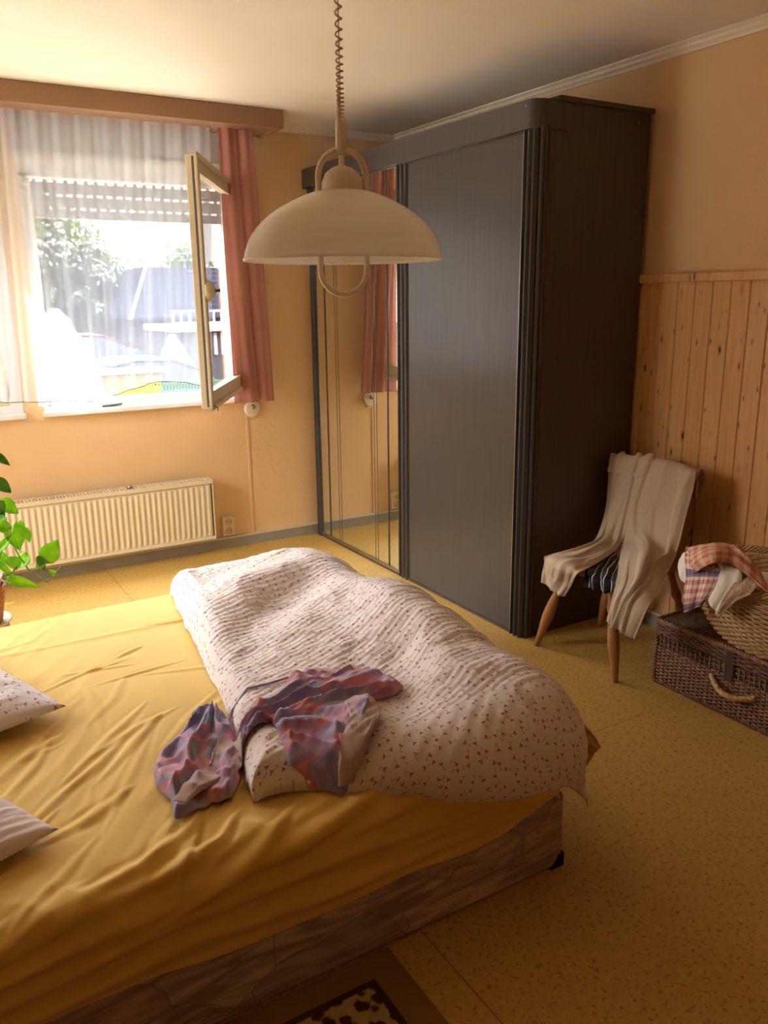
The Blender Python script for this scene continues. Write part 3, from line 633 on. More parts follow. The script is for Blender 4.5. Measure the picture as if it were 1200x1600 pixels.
# side flutes seen from the near end
pts = [(FX+.05-.038+i*.0038*1, Y1-.010*abs(math.sin(i*PI/6))) for i in range(13)]
MB().prism(pts+[(FX+.06, Y1+.02), (FX+.012, Y1+.02)], 2, 0, FH+.01).out('corner_bead', m_ward, wr, smooth=True, auto=.6)
dp = MB().box((FX+.004, -2.025, .012), (FX+.024, -1.155, FH)).out('sliding_door', m_ward, wr, smooth=False, bevel=.002)
MB().box((FX-.001, -2.030, .012), (FX+.004, -2.018, FH)).out('edge_strip', m_metal, dp, smooth=False)
md = MB().box((FX+.010, -1.060, .012), (FX+.024, -.100, FH)).out('mirror_door', m_ward, wr, smooth=False)
MB().box((FX+.006, -1.055, .03), (FX+.010, -.105, FH)).out('mirror', m_mirror, md, smooth=False)
for ya, w_ in ((-1.055, .010), (-.945, .010), (-.225, .012)): MB().box((FX+.003, ya, .03), (FX+.0065, ya+w_, FH)).out('dark_strip', m_ward_side, md, smooth=False)
for ya in (-.345, -.375, -.82, -.79): MB().box((FX+.0045, ya, .03), (FX+.0065, ya+.003, FH)).out('etched_line', m_rubber, md, smooth=False)
MB().box((FX+.0, -1.055, .012), (FX+.010, -.105, .03)).out('bottom_rail', m_metal, md, smooth=False, bevel=.002)
MB().box((FX+.0, Y1+.08, 0), (FX+.05, Y0-.02, .012)).out('floor_track', m_ward_side, wr, smooth=False)
MB().box((FX+.0, Y1+.08, FH-.006), (FX+.05, Y0-.02, FH+.03)).out('top_track', m_ward_side, wr, smooth=False)

# ------------------------------------------------------------------ pendant lamp
LC = Vector((-2.062, -3.092, 1.598))
lp = thing('pendant_lamp', (LC.x, LC.y, H), 'cream glass dome pendant lamp on a coiled cord over the bed', 'lamp')
pf = []
R_, Hh = .2195, .142
_zz = [1, .995, .97, .93, .85, .75, .65, .55, .45, .35, .25, .12, .03]; _rr = [.18, .24, .31, .385, .505, .63, .73, .81, .87, .92, .955, .985, 1.0]
for i in range(37):
    t = i/36*12; pf.append((R_*float(np.interp(t, range(13), _rr)), Hh*float(np.interp(t, range(13), _zz))))
outer = pf+[(R_+.003, .0), (R_+.002, -.004), (R_-.002, -.004)]
inner = [(max(r-.005, .008), z-.005) for r, z in reversed(pf)]
MB().lathe(outer+inner, 96, c=LC, close=True).out('glass_shade', m_lamp, lp)
lc = LC+Vector((0, 0, 0))
hv = Vector((rt.x, rt.y, 0)).normalized()      # the ring's plane
def ovl(k, N=72):
    a = 2*PI*k/N; s_, c_ = math.sin(a), math.cos(a); hw = .0515
    z = .150 if c_ >= 0 else .0
    return (z+ (.0555*c_ if c_ >= 0 else .064*c_), hw*s_)
pts = []
for k in range(36+1):
    a = -PI/2+PI*k/36; pts.append(lc+hv*(.0515*math.sin(a))+Vector((0, 0, .172+.054*math.cos(a))))
for k in range(36+1):
    a = PI/2+PI*k/36; pts.append(lc+hv*(.0515*math.sin(a))+Vector((0, 0, -.024+.052*math.cos(a))))
pts.append(pts[0])
MB().tube(pts, .0068, 12, cap=False).out('ring_handle', m_lampm, lp)
MB().lathe([(.045, .120), (.046, .142), (.044, .160), (.036, .178), (.022, .189), (.007, .194), (.006, .215), (0, .215)], 32, c=lc).out('canopy_cup', m_lampm, lp)
MB().lathe([(.0115, .222), (.0125, .235), (.0115, .275), (.011, .285), (0, .285)], 20, c=lc).out('cord_grip', m_lampm, lp)
# bulb holder and bulb inside the shade
bh = MB().lathe([(0, .128), (.022, .128), (.022, .085), (.018, .08), (0, .08)], 20, c=lc).out('bulb_holder', m_lampm, lp)
MB().lathe([(.012, .082), (.016, .072), (.024, .055), (.027, .042), (.022, .026), (.010, .018), (0, .017)], 20, c=lc).out('bulb', m_white, bh)
pts = []; z = LC.z+.283; a = 0
while z < H-.03:
    t = (z-LC.z-.283)/(H-.03-LC.z-.283); pitch = .0075+.021*min(1, max(0, (t-.06)*2.4))
    pts.append((LC.x+.0068*math.cos(a), LC.y+.0068*math.sin(a), z)); a += 2*PI/12; z += pitch/12
MB().tube(pts, .0021, 6).out('coiled_cord', m_cord, lp)
MB().tube([(LC.x, LC.y, LC.z+.28), (LC.x, LC.y, H-.02)], .0012, 6).out('steel_wire', m_metal, lp)
MB().lathe([(.008, H-.055), (.03, H-.045), (.05, H-.02), (.052, H), (0, H)], 28, c=(LC.x, LC.y, 0)).out('ceiling_rose', m_lampm, lp)
# ================================================================== BED
BX0, BX1, BY0, BY1, BT = -3.62, -1.567, -3.357, -1.735, .41
bed = thing('bed', ((BX0+BX1)/2, (BY0+BY1)/2, 0), 'low double bed on a base covered in muted patchwork print', 'bed')
MB().box((BX0, BY0, .004), (BX1, BY1, .225)).out('bed_base', m_patch, bed, smooth=False, bevel=.012, seg=3)
c_ = MB(); c_.prism([(BX1-.042, .002), (BX1+.003, .002), (BX1+.003, .042), (BX1-.022, .028)], 1, BY0-.003, BY0+.05)
c_.prism([(BY0-.003, .002), (BY0+.042, .002), (BY0+.022, .028), (BY0-.003, .042)], 0, BX1-.02, BX1+.003)
c_.out('corner_foot', m_dark, bed, smooth=False)
MB().box((BX0+.015, BY0+.02, .227), (BX1-.02, BY1-.02, .385)).out('mattress', m_towel, bed, smooth=False, bevel=.03, seg=4)
def drape(X, Y, zt, r, x0=BX0, x1=BX1, y0=BY0, y1=BY1):
    """cloth coordinates -> point and outward normal on a box that the cloth falls over"""
    ix0, ix1, iy0, iy1 = x0+r, x1-r, y0+r, y1-r
    cx = np.clip(X, ix0, ix1); cy = np.clip(Y, iy0, iy1); dx = X-cx; dy = Y-cy; d = np.hypot(dx, dy); q = np.maximum(d, 1e-9)
    ux, uy = dx/q, dy/q; th = np.minimum(d/r, PI/2); ho = r*np.sin(th); dn = r*(1-np.cos(th))+np.maximum(0, d-r*PI/2)
    nx, ny, nz = ux*np.sin(th), uy*np.sin(th), np.cos(th)
    return cx+ux*ho, cy+uy*ho, zt-dn, nx, ny, nz
# --- fitted sheet
nu, nv = 420, 420
a = np.linspace(BX0-.12, BX1+.16, nu); U = np.linspace(0, 1, nv)
X = np.repeat(a[:, None], nv, 1)
bot = .245+.022*fbm(a*2.2, a*0, 4)-.03*np.exp(-((a+1.6)/.18)**2)-np.where(a < -2.3, .0, 0)
Ylo = BY0-bot[:, None]+.055; Y = Ylo+(BY1+.15-Ylo)*U[None, :]
x, y, z, nx_, ny_, nz_ = drape(X, Y, BT, .05)
side = np.clip((BY0+.03-Y)/.10, 0, 1)            # 1 on the near side
top = 1-np.clip((BY0+.10-Y)/.12, 0, 1)
# tension folds fanning out from the foot corner along the near side
dsx = (-1.45-X)+.15; ds = (BY0+.06-Y)
ang = (ds-.0)/(dsx+.25)
fan = np.sin(ang*46+1.2*fbm(X*1.5, Y*3, 7)*2)*.55+.45*ridge(ang*9, X*.7, 11)
dd = side*(.014+.007*fan)*np.clip(dsx/.5, .3, 1)
# long shallow wrinkles on top running diagonally
ca, sa = math.cos(.95), math.sin(.95)
P = X*ca+Y*sa; Q = -X*sa+Y*ca
wr1 = ridge(P*1.7, Q*7.5, 21); wr2 = ridge(P*3.1+.7*fbm(X*2, Y*2, 3), Q*13, 23)
mask = np.clip(.45+.9*fbm(X*1.3, Y*1.3, 31, 2), .05, 1)
dd = dd+top*(.0055*np.maximum(wr1-.25, 0)*1.6+.0035*np.maximum(wr2-.3, 0)*1.5)*mask+top*.004*fbm(X*2.6, Y*2.6, 5)
# gathers where the top rolls over the near edge
edge = np.exp(-((Y-(BY0+.03))/.09)**2); g2 = ridge((X+Y*.9)*5.5, Y*1.5, 41)
dd = dd+edge*.010*np.maximum(g2, 0)
def crease(pts, wd, amp):
    best = np.full(X.shape, 9.0); along = np.zeros(X.shape); n_ = len(pts)-1
    for k in range(n_):
        (ax_, ay_), (bx_, by_) = pts[k], pts[k+1]; ex, ey = bx_-ax_, by_-ay_; L2 = ex*ex+ey*ey
        t_ = np.clip(((X-ax_)*ex+(Y-ay_)*ey)/L2, 0, 1); dist = np.hypot(X-ax_-ex*t_, Y-ay_-ey*t_)
        m_ = dist < best; best = np.where(m_, dist, best); along = np.where(m_, (k+t_)/n_, along)
    w_ = wd*(.35+.65*np.sin(PI*along)); q_ = best/w_
    return amp*np.sin(PI*np.clip(along, 0, 1))**.6*(np.exp(-q_*q_)-.35*np.exp(-((q_-2.0)/.8)**2))
for pts, wd, amp in (([(-3.6, -3.53), (-2.96, -3.475), (-2.66, -3.44), (-2.34, -3.435), (-2.08, -3.435), (-1.7, -3.45)], .022, .022),
    ([(-3.5, -3.45), (-2.95, -3.425), (-2.77, -3.405), (-2.55, -3.395), (-2.34, -3.375), (-2.16, -3.33), (-2.02, -3.28)], .019, .020),
    ([(-3.4, -3.40), (-2.94, -3.365), (-2.8, -3.335), (-2.66, -3.30), (-2.55, -3.235), (-2.48, -3.15)], .016, .014),
    ([(-3.4, -3.55), (-2.91, -3.525), (-2.6, -3.495), (-2.22, -3.515), (-1.65, -3.52)], .018, .016),
    ([(-2.95, -3.39), (-2.81, -3.36), (-2.62, -3.34), (-2.50, -3.30), (-2.42, -3.22)], .014, .012),
    ([(-2.66, -3.43), (-2.52, -3.39), (-2.40, -3.34), (-2.30, -3.26)], .014, .012), ([(-2.35, -3.41), (-2.15, -3.385), (-1.95, -3.35), (-1.8, -3.3)], .015, .013),
    ([(-2.70, -3.36), (-2.62, -3.26), (-2.55, -3.16)], .013, .008), ([(-2.63, -3.40), (-2.56, -3.27), (-2.50, -3.18)], .012, .008),
    ([(-2.83, -2.76), (-2.70, -2.66)], .014, .007), ([(-2.76, -2.92), (-2.60, -2.74), (-2.46, -2.60)], .012, .007), ([(-2.84, -3.12), (-2.72, -3.08), (-2.60, -3.0)], .014, .007),
    ([(-3.0, -3.34), (-2.87, -3.33), (-2.75, -3.28)], .014, .007), ([(-2.86, -3.05), (-2.66, -2.86)], .011, .006), ([(-2.68, -2.95), (-2.44, -2.68)], .012, .007)):
    dd = dd+crease(pts, wd, amp*.75)
rc = random.Random(5)
for k in range(46):
    cx_, cy_ = rc.uniform(-3.2, -2.2), rc.uniform(-3.3, -2.0); an = rc.gauss(.85, .25) if cy_ < -2.5 else rc.gauss(.25, .2); L_ = rc.uniform(.06, .22); bw = rc.uniform(-.02, .02)
    c0, s0 = math.cos(an)*L_, math.sin(an)*L_
    dd = dd+crease([(cx_-c0, cy_-s0), (cx_-bw, cy_+bw), (cx_+c0, cy_+s0)], rc.uniform(.007, .014), rc.uniform(.002, .0045))
# faint fold line across the bed
dd = dd+top*.0035*np.exp(-((Y+2.07+.02*np.sin(X*3))/.012)**2)
x, y, z = x+nx_*dd, y+ny_*dd, z+nz_*dd
z = np.where(z < .13, .13, z)
V = np.stack([x, y, z], -1).reshape(-1, 3); UVs = np.stack([X, Y], -1).reshape(-1, 2)
sheet = mesh('fitted_sheet', V, gridfaces(nu, nv), m_sheet, uv=UVs); tag(sheet, 'mustard yellow stretch sheet pulled over the mattress', 'bed sheet')
sheetV = V
# loose corner of the sheet sticking out past the foot of the bed
def ribbon(name, L, R, m, parent=None, nu=70, nv=40, fold=.008, nf=3, seed=1, solid=.003, bulge=0, sag=0, uvw=None, rag=0, sharp=0):
    def cat(P, t):
        n = len(P)-1; f = min(max(t*n, 0), n-1e-6); i = int(f); u = f-i
        p0, p1, p2, p3 = [np.array(P[min(max(k, 0), n)], float) for k in (i-1, i, i+1, i+2)]
        return .5*((2*p1)+(-p0+p2)*u+(2*p0-5*p1+4*p2-p3)*u*u+(-p0+3*p1-3*p2+p3)*u**3)
    G = np.zeros((nu, nv, 3))
    for i in range(nu):
        l = cat(L, i/(nu-1)); r = cat(R, i/(nu-1))
        for j in range(nv): G[i, j] = l+(r-l)*(j/(nv-1))
    du = np.gradient(G, axis=0); dv = np.gradient(G, axis=1); N = np.cross(dv, du); ln = np.linalg.norm(N, axis=2, keepdims=True); N = N/np.maximum(ln, 1e-9)
    c = (Vector(CAM)-Vector(G[nu//2, nv//2])); 
    if N[nu//2, nv//2] @ np.array(c) < 0: N = -N
    ii, jj = np.meshgrid(np.linspace(0, 1, nu), np.linspace(0, 1, nv), indexing='ij')
    ph = jj*nf+.9*fbm(ii*1.6, jj*.8, seed, 2)
    D = fold*(np.sin(2*PI*ph)*(.55+.45*vn(ii*2.5, jj*2, seed+3)))+fold*.55*fbm(ii*6, jj*5, seed+9)+sharp*np.maximum(ridge(ii*2.4+jj*1.2, jj*3.2-ii*.8, seed+2)-.45, 0)
    D = D+bulge*np.sin(PI*jj)*np.sin(PI*np.clip(ii*1.0, 0, 1))**.5
    D = D*np.clip(np.minimum(jj, 1-jj)*14, .25, 1)
    G = G+N*D[:, :, None]
    if rag:
        tdir = G[-1]-G[-3]; tdir /= np.maximum(np.linalg.norm(tdir, axis=1, keepdims=True), 1e-9)
        G[-1] += tdir*(rag*(vn(np.linspace(0, 22, nv), 0*np.linspace(0, 1, nv), seed)))[:, None]
    su = np.concatenate([[0], np.cumsum(np.linalg.norm(np.diff(G[:, nv//2], axis=0), axis=1))]); wv = np.linalg.norm(G[:, -1]-G[:, 0], axis=1).max()
    uv = np.stack([np.broadcast_to(jj*wv, (nu, nv)), np.broadcast_to(su[:, None], (nu, nv))], -1).reshape(-1, 2)
    o = mesh(name, G.reshape(-1, 3), gridfaces(nu, nv), m, parent, uv=uv, solid=solid)
    return o
ribbon('loose_corner', [(-1.60, -3.02, .385), (-1.52, -3.13, .39), (-1.455, -3.236, .375), (-1.44, -3.30, .355), (-1.435, -3.349, .320)], [(-1.585, -3.12, .20), (-1.54, -3.2, .17), (-1.49, -3.27, .18), (-1.45, -3.30, .225), (-1.44, -3.322, .275)], m_sheet, sheet, 40, 24, .010, 3, 5, .003)

# --- duvet
FLc, NLc, FRc, NRc = (-2.115, -1.735), (-2.405, -3.225), (-1.405, -1.80), (-1.395, -3.50)
nu, nv = 250, 330
u = np.linspace(0, 1, nu)[:, None]; v = np.linspace(0, 1, nv)[None, :]     # u: left -> foot, v: near -> far
yn = np.interp(u[:, 0], [0, .08, .2, .45, .8, .94, 1], [-3.225, -3.235, -3.30, -3.39, -3.46, -3.47, -3.465])[:, None]
yf = np.interp(u[:, 0], [0, .3, .6, 1], [-1.735, -1.72, -1.735, -1.80])[:, None]
xl = NLc[0]+(FLc[0]-NLc[0])*v+.02*np.sin(v*5.0); xr = np.interp(v[0], [0, .05, .14, .35, .7, 1], [-1.43, -1.425, -1.42, -1.425, -1.42, -1.43])[None, :]
X = xl+(xr-xl)*u+0*v; Y = yn+(yf-yn)*v+0*u
X = X+.012*fbm(Y*7, X*3, 61)*(np.abs(u-.5) > .3); Y = Y+.014*fbm(X*7, Y*3, 63)*(np.abs(v-.5) > .4)
# distance to the border
d = np.minimum(np.minimum((X-xl), (xr-X)), np.minimum((Y-yn), (yf-Y)))
rr = np.where((X-xl) < .2, .075, .10)
prof_ = np.sqrt(np.clip(1-(1-np.clip(d/rr, 0, 1))**2, 0, 1))
T = .100+.030*fbm(X*2.6, Y*2.6, 71, 2)
def gau(cx, cy, sx_, sy_, rot, h):
    c0, s0 = math.cos(rot), math.sin(rot); p = (X-cx)*c0+(Y-cy)*s0; q = -(X-cx)*s0+(Y-cy)*c0
    return h*np.exp(-(p/sx_)**2-(q/sy_)**2)
T = T+gau(-1.62, -2.55, .55, .13, 1.35, .06)+gau(-1.75, -2.05, .35, .12, .35, .045)+gau(-1.55, -3.15, .3, .16, .9, .035)
T = T-gau(-1.95, -2.35, .45, .10, .75, .045)-gau(-2.05, -2.95, .35, .12, .2, .02)-gau(-1.78, -2.9, .35, .07, 1.0, .02)
T = T-gau(-2.25, -3.27, .07, .10, .2, .035)
# folds and seersucker puckers
T = T+.011*ridge(X*3.2+Y*.6, Y*2.2-X, 81)+.006*ridge(X*7, Y*6, 83)
rot = .35; pp = X*math.cos(rot)+Y*math.sin(rot); qq = -X*math.sin(rot)+Y*math.cos(rot)
row = qq/.021; pk = np.sin(2*PI*(row+.35*fbm(X*9, Y*9, 91)))*(.35+.65*np.abs(vn(pp*42+np.floor(row)*3.7, row*.8, 93)))
T = T-gau(-1.36, -3.46, .26, .30, 0, .100); T = np.maximum(T, .022)
T = T-gau(-1.38, -3.1, .12, .5, 0, .03)+.006*ridge(X*5+.8*fbm(X*3, Y*3, 7), Y*9, 87)*np.clip(.5+fbm(X*2, Y*2, 88), 0, 1)
T = T+.0019*pk+.0016*fbm(pp*34, qq*60, 95)
x, y, z, nx_, ny_, nz_ = drape(X, Y, BT+.004, .085)
Tt = np.maximum(T*prof_, .002)
# the thin stitched corner sticks out past the bed corner
pull = np.exp(-((1-u)/.13)**2-(v/.085)**2)
x = x+.105*pull; y = y-.025*pull; z = z-.02*pull
xt, yt, zt = x+nx_*Tt, y+ny_*Tt, z+nz_*Tt
top_ = np.stack([xt, yt, zt], -1).reshape(-1, 3)
b_off = .004*prof_
bot_ = np.stack([x+nx_*(.004+b_off), y+ny_*(.004+b_off), z+nz_*(.004+b_off)], -1).reshape(-1, 3)
F = gridfaces(nu, nv); n0 = nu*nv
F2 = [tuple(reversed([i+n0 for i in f])) for f in F]
bd = [(i, 0) for i in range(nu)]+[(nu-1, j) for j in range(1, nv)]+[(i, nv-1) for i in range(nu-2, -1, -1)]+[(0, j) for j in range(nv-2, 0, -1)]
ids = [i*nv+j for i, j in bd]; F3 = [(ids[k], ids[k]+n0, ids[(k+1) % len(ids)]+n0, ids[(k+1) % len(ids)]) for k in range(len(ids))]
_P = np.stack([xt, yt, zt], -1)
_a = np.concatenate([np.zeros((1, nv)), np.cumsum(np.linalg.norm(np.diff(_P, axis=0), axis=2), axis=0)]); _a = _a-_a[nu//3:nu//3+1]
_b = np.concatenate([np.zeros((nu, 1)), np.cumsum(np.linalg.norm(np.diff(_P, axis=1), axis=2), axis=1)], axis=1); _b = _b-_b[:, nv//2:nv//2+1]
for _k in range(3): _a[:, 1:-1] = (_a[:, :-2]+_a[:, 1:-1]+_a[:, 2:])/3; _b[1:-1] = (_b[:-2]+_b[1:-1]+_b[2:])/3
UVs = np.stack([_a, _b], -1).reshape(-1, 2)
duvet = mesh('duvet', np.vstack([top_, bot_]), F+F2+F3, m_duvet, uv=np.vstack([UVs, UVs]))
tag(duvet, 'rumpled white duvet with small pink flowers at the foot of the bed', 'duvet')
bvhT = BVHTree.FromPolygons([Vector(p) for p in top_], F)
bvhS = BVHTree.FromPolygons([Vector(p) for p in sheetV], gridfaces(420, 420))
def surf(px, py):
    h = []
    for b in (bvhT, bvhS):
        r_ = b.ray_cast(Vector((px, py, 2)), Vector((0, 0, -1)))
        if r_[0] is not None: h.append(r_[0].z)
    return max(h) if h else BT
# --- pillows
def pillow(name, c, sx_, sy_, h, rot, m, label, seed, z0=BT+.004):
    n = 90; vs = []; uv = []
    for s_ in (1, -1):
        for i in range(n):
            for j in range(n):
                a_ = i/(n-1)*2-1; b_ = j/(n-1)*2-1
                pin = 1-.10*(1-abs(b_)**2)*abs(a_)**3-.0; pin2 = 1-.10*(1-abs(a_)**2)*abs(b_)**3
                X_ = a_*sx_*pin2*(1-.06*(1-b_*b_)*abs(a_)); Y_ = b_*sy_*pin
                e = max(0, (1-abs(a_)**2.4))**.5*max(0, (1-abs(b_)**2.4))**.5
                zz = h*e*(1 if s_ > 0 else .35)
                zz += s_*e**.3*(.008*float(ridge(X_*6+seed, Y_*9, seed))+.0025*math.sin(Y_*300+3*float(vn(X_*30, Y_*30, seed))))if s_ > 0 else 0
                co, si = math.cos(rot), math.sin(rot)
                vs.append((c[0]+X_*co-Y_*si, c[1]+X_*si+Y_*co, z0+h*.36+s_*zz)); uv.append((X_, Y_))
    F = gridfaces(n, n); F2 = [tuple(reversed([k+n*n for k in f])) for f in F]
    o = mesh(name, vs, F+F2, m, uv=uv)
    bm = bmesh.new(); bm.from_mesh(o.data); bmesh.ops.remove_doubles(bm, verts=bm.verts, dist=.0004); bm.to_mesh(o.data); bm.free()
    tag(o, label, 'pillow', None); return o
pillow('pillow', (-3.145, -2.345, 0), .38, .36, .085, .30, m_pillow, 'white floral pillow at the head of the bed, the one nearer the window', 3)
pillow('pillow', (-3.19, -2.99, 0), .32, .27, .06, .38, m_pillowplain, 'plain pale pink pillow at the head of the bed, nearer the camera', 8)

# --- tie dye clothes
def patch(name, outline, m, parent, off, fold, seed, ctr=None, nr=46, na=200, solid=.0025, base=surf, fan=None, freq=9):
    P = np.array(outline, float); c = np.array(ctr if ctr else P.mean(0)); n = len(P)
    seg = np.linalg.norm(np.roll(P, -1, 0)-P, axis=1); cum = np.concatenate([[0], np.cumsum(seg)])/seg.sum(); Pc = np.vstack([P, P[:1]])
    t = np.arange(na)/na; O_ = np.stack([np.interp(t, cum, Pc[:, 0]), np.interp(t, cum, Pc[:, 1])], 1)
    O_ = .25*np.roll(O_, 1, 0)+.5*O_+.25*np.roll(O_, -1, 0)
    vs = []; uv = []
    for i in range(nr):
        r_ = (i/(nr-1))**.8
        for k in range(na):
            q = c+(O_[k]-c)*r_; X_, Y_ = q
            hgt = fold*(.5+.5*float(ridge(X_*freq+seed, (Y_+X_*.5)*freq*.8, seed)))+fold*.5*float(ridge(X_*freq*2.1, Y_*freq*1.7, seed+4))
            if fan: ddx, ddy = X_-fan[0], Y_-fan[1]; hgt += fan[3]*max(0, float(ridge(math.atan2(ddy, ddx)*fan[2], math.hypot(ddx, ddy)*5, seed+7)))**1.5
            e = min(1, (1-r_)*8+.18)
            zz = base(X_, Y_)+off+max(0, hgt)*e
            vs.append((X_, Y_, zz)); uv.append((X_, Y_))
    fs = [(i*na+k, (i+1)*na+k, (i+1)*na+(k+1) % na, i*na+(k+1) % na) for i in range(nr-1) for k in range(na)]
    o = mesh(name, vs, fs, m, parent, uv=uv, solid=solid, offset=1)
    return o
shA = patch('tie_dye_shirt', SHA, m_tiedye, None, .003, .009, 5, (-2.12, -3.02), fan=(-2.40, -3.03, 4.2, .030)); tag(shA, 'multicoloured tie dye shirt lying crumpled on the floral duvet', 'shirt')
lin_a = [(-2.105, -3.12), (-2.06, -3.11), (-2.03, -3.15), (-2.07, -3.24), (-2.16, -3.315), (-2.225, -3.31), (-2.20, -3.27), (-2.13, -3.20)]
patch('turned_hem', lin_a, m_lining, shA, .026, .012, 9, nr=20, na=90)
st_ = [(p[0], p[1], surf(p[0], p[1])+.006) for p in STRAP]
MB().tube(st_, .0035, 8).out('drawstring', m_tiedye, shA)
shB = patch('tie_dye_shorts', SHB, m_tiedye, None, .004, .020, 11, None, freq=8, fan=(-2.33, -2.80, 3.5, .030)); tag(shB, 'tie dye garment bunched up on the yellow sheet beside the duvet', 'shorts')
lin_b = [(-2.56, -3.16), (-2.52, -3.12), (-2.44, -3.08), (-2.40, -3.0), (-2.37, -2.95), (-2.345, -3.03), (-2.38, -3.12), (-2.47, -3.15), (-2.535, -3.185)]
patch('turned_waistband', lin_b, m_lining, shB, .030, .016, 13, nr=20, na=90)

# ================================================================== RUG
rg = thing('rug', (-2.75, -3.95, 0), 'rug with a brown flower pattern, dark line and olive border beside the bed', 'rug')
MB().box((-3.6, -4.5, .0005), (-2.13, -3.362, .007)).out('rug_border', m_rugb, rg, smooth=False, bevel=.002)
MB().box((-3.5, -4.4, .0068), (-2.208, -3.432, .0105)).out('rug_line', m_rugline, rg, smooth=False)
MB().box((-3.48, -4.38, .0104), (-2.226, -3.450, .0125)).out('rug_field', m_rug, rg, smooth=False)

# ================================================================== CHAIR WITH CLOTHES
ch = thing('chair', (-.45, -2.45, 0), 'reddish wooden chair with turned legs by the wardrobe, trousers thrown over it', 'chair')
sp_ = [(-.695, -2.275), (-.70, -2.62), (-.30, -2.665), (-.25, -2.62), (-.25, -2.30), (-.30, -2.255)]
MB().prism(sp_, 2, .425, .450).out('seat', m_beech, ch, smooth=False, bevel=.008, seg=3)
def leg(top, foot, name='leg'):
    T_, F_ = Vector(top), Vector(foot); n = 28; pts = [T_.lerp(F_, i/(n-1)) for i in range(n)]; rs = []
    for i in range(n):
        t = i/(n-1)
        r_ = .0135+.011*math.exp(-((t-.62)/.20)**2)+.006*math.exp(-((t-.30)/.045)**2)-.004*math.exp(-((t-.38)/.03)**2)+.004*(t < .08)
        if t > .9: r_ *= 1-.25*(t-.9)/.1
        rs.append(r_)
    MB().tube(pts, rs, 16).out(name, m_beech, ch)
leg((-.60, -2.335, .43), (-.642, -2.195, .0)); leg((-.61, -2.575, .43), (-.617, -2.645, .0))
leg((-.30, -2.33, .43), (-.245, -2.185, .0)); leg((-.30, -2.60, .43), (-.185, -2.675, .0))
bk = MB(); xs_ = lambda z_: -.285+(z_-.45)*.36
pl_ = []
for i in range(13):
    t = i/12; yv = -2.165-.44*t; pl_.append((xs_(.78)-.02*math.sin(PI*t)*-1, yv, .745+.045*math.sin(PI*t)))
vs = []
for (xx, yy, zz) in pl_: vs += [(xx-.010, yy, zz-.05), (xx-.010, yy, zz+.025), (xx+.010, yy, zz+.025), (xx+.010, yy, zz-.05)]
fs = []
for i in range(12):
    for k in range(4): fs.append((i*4+k, i*4+(k+1) % 4, (i+1)*4+(k+1) % 4, (i+1)*4+k))
fs += [(0, 1, 2, 3), (51, 50, 49, 48)]
MB().add(vs, fs).out('top_rail', m_beech, ch, bevel=.004, auto=.6)
for i in range(5):
    t = (i+.5)/5; yb = -2.32-.27*t; yt_ = -2.19-.40*t
    MB().tube([(-.285, yb, .445), (xs_(.60), (yb+yt_)/2, .60), (xs_(.74), yt_, .735)], [.008, .0105, .008], 10).out('spindle', m_beech, ch)
tr_ = thing('trousers', (-.45, -2.4, .45), 'beige linen trousers draped over the chair back and seat', 'trousers')
ribbon('trouser_leg', RL_L, RL_R, m_linen, tr_, 130, 70, .006, 1.3, 3, .004, .03, rag=.006, sharp=.034)
ribbon('trouser_leg', LL_L, LL_R, m_linen, tr_, 120, 60, .005, 1.2, 15, .004, .008, rag=.006, sharp=.028)
wl = [(-.135, -2.14, .70), (-.125, -2.135, .76), (-.165, -2.125, .81), (-.20, -2.15, .785), (-.23, -2.165, .74)]
wr_ = [(-.105, -2.58, .70), (-.095, -2.59, .77), (-.135, -2.595, .812), (-.195, -2.62, .79), (-.225, -2.62, .75)]
ribbon('waist', wl, wr_, m_linen, tr_, 50, 60, .006, 4, 6, .004, 0)
sc_ = ribbon('striped_cloth', ST_L, ST_R, m_stripe, None, 60, 50, .010, 2.5, 4, .003, 0, rag=.004)
tag(sc_, 'black garment with thin white stripes hanging over the front of the chair seat', 'garment')

# ================================================================== WICKER TRUNK
TX0, TX1, TY0, TY1 = -.478, -.045, -3.42, -2.722
tk = thing('wicker_trunk', ((TX0+TX1)/2, (TY0+TY1)/2, 0), 'dark brown wicker trunk with a lid on the floor against the pine wall', 'trunk')
def weave_wall(mb, p0, p1, nrm, z0, z1, dz, pitch, r=.0032, amp=.0042, n=5):
    p0, p1, nrm = Vector(p0), Vector(p1), Vector(nrm); L = (p1-p0).length; k = int((z1-z0)/dz)
    for i in range(k):
        z_ = z0+(i+.5)*dz; pts = []; N = max(4, int(L/pitch*4))
        for j in range(N+1):
            s_ = L*j/N; q = p0.lerp(p1, j/N)+nrm*(amp*math.sin(PI*s_/pitch+PI*(i % 2))); pts.append((q.x, q.y, z_+.0008*math.sin(j*1.7+i)))
        mb.tube(pts, r, n)
body = MB()
body.box((TX0+.012, TY0+.012, .012), (TX1-.012, TY1-.012, .205))
tb = body.out('body', m_wickdark, tk, smooth=False)
wv_ = MB()
weave_wall(wv_, (TX0, TY0, 0), (TX0, TY1, 0), (1, 0, 0), .016, .160, .0072, .021)
weave_wall(wv_, (TX1, TY1, 0), (TX0, TY1, 0), (0, 1, 0), .016, .160, .0072, .021)
wv_.out('woven_side', m_wick, tb)
wv_ = MB()
weave_wall(wv_, (TX0+.004, TY0, 0), (TX0+.004, TY1, 0), (1, 0, 0), .166, .205, .0095, .050, .0042, .003)
weave_wall(wv_, (TX1, TY1, 0), (TX0, TY1, 0), (0, 1, 0), .166, .205, .0095, .050, .0042, .003)
wv_.out('woven_band', m_wickdark, tb)
sk = MB(); yy = TY0+.01
while yy < TY1: sk.tube([(TX0-.001, yy, .01), (TX0-.001, yy, .205)], .0035, 6); yy += .021*1
sk.out('stakes', m_wickdark, tb)
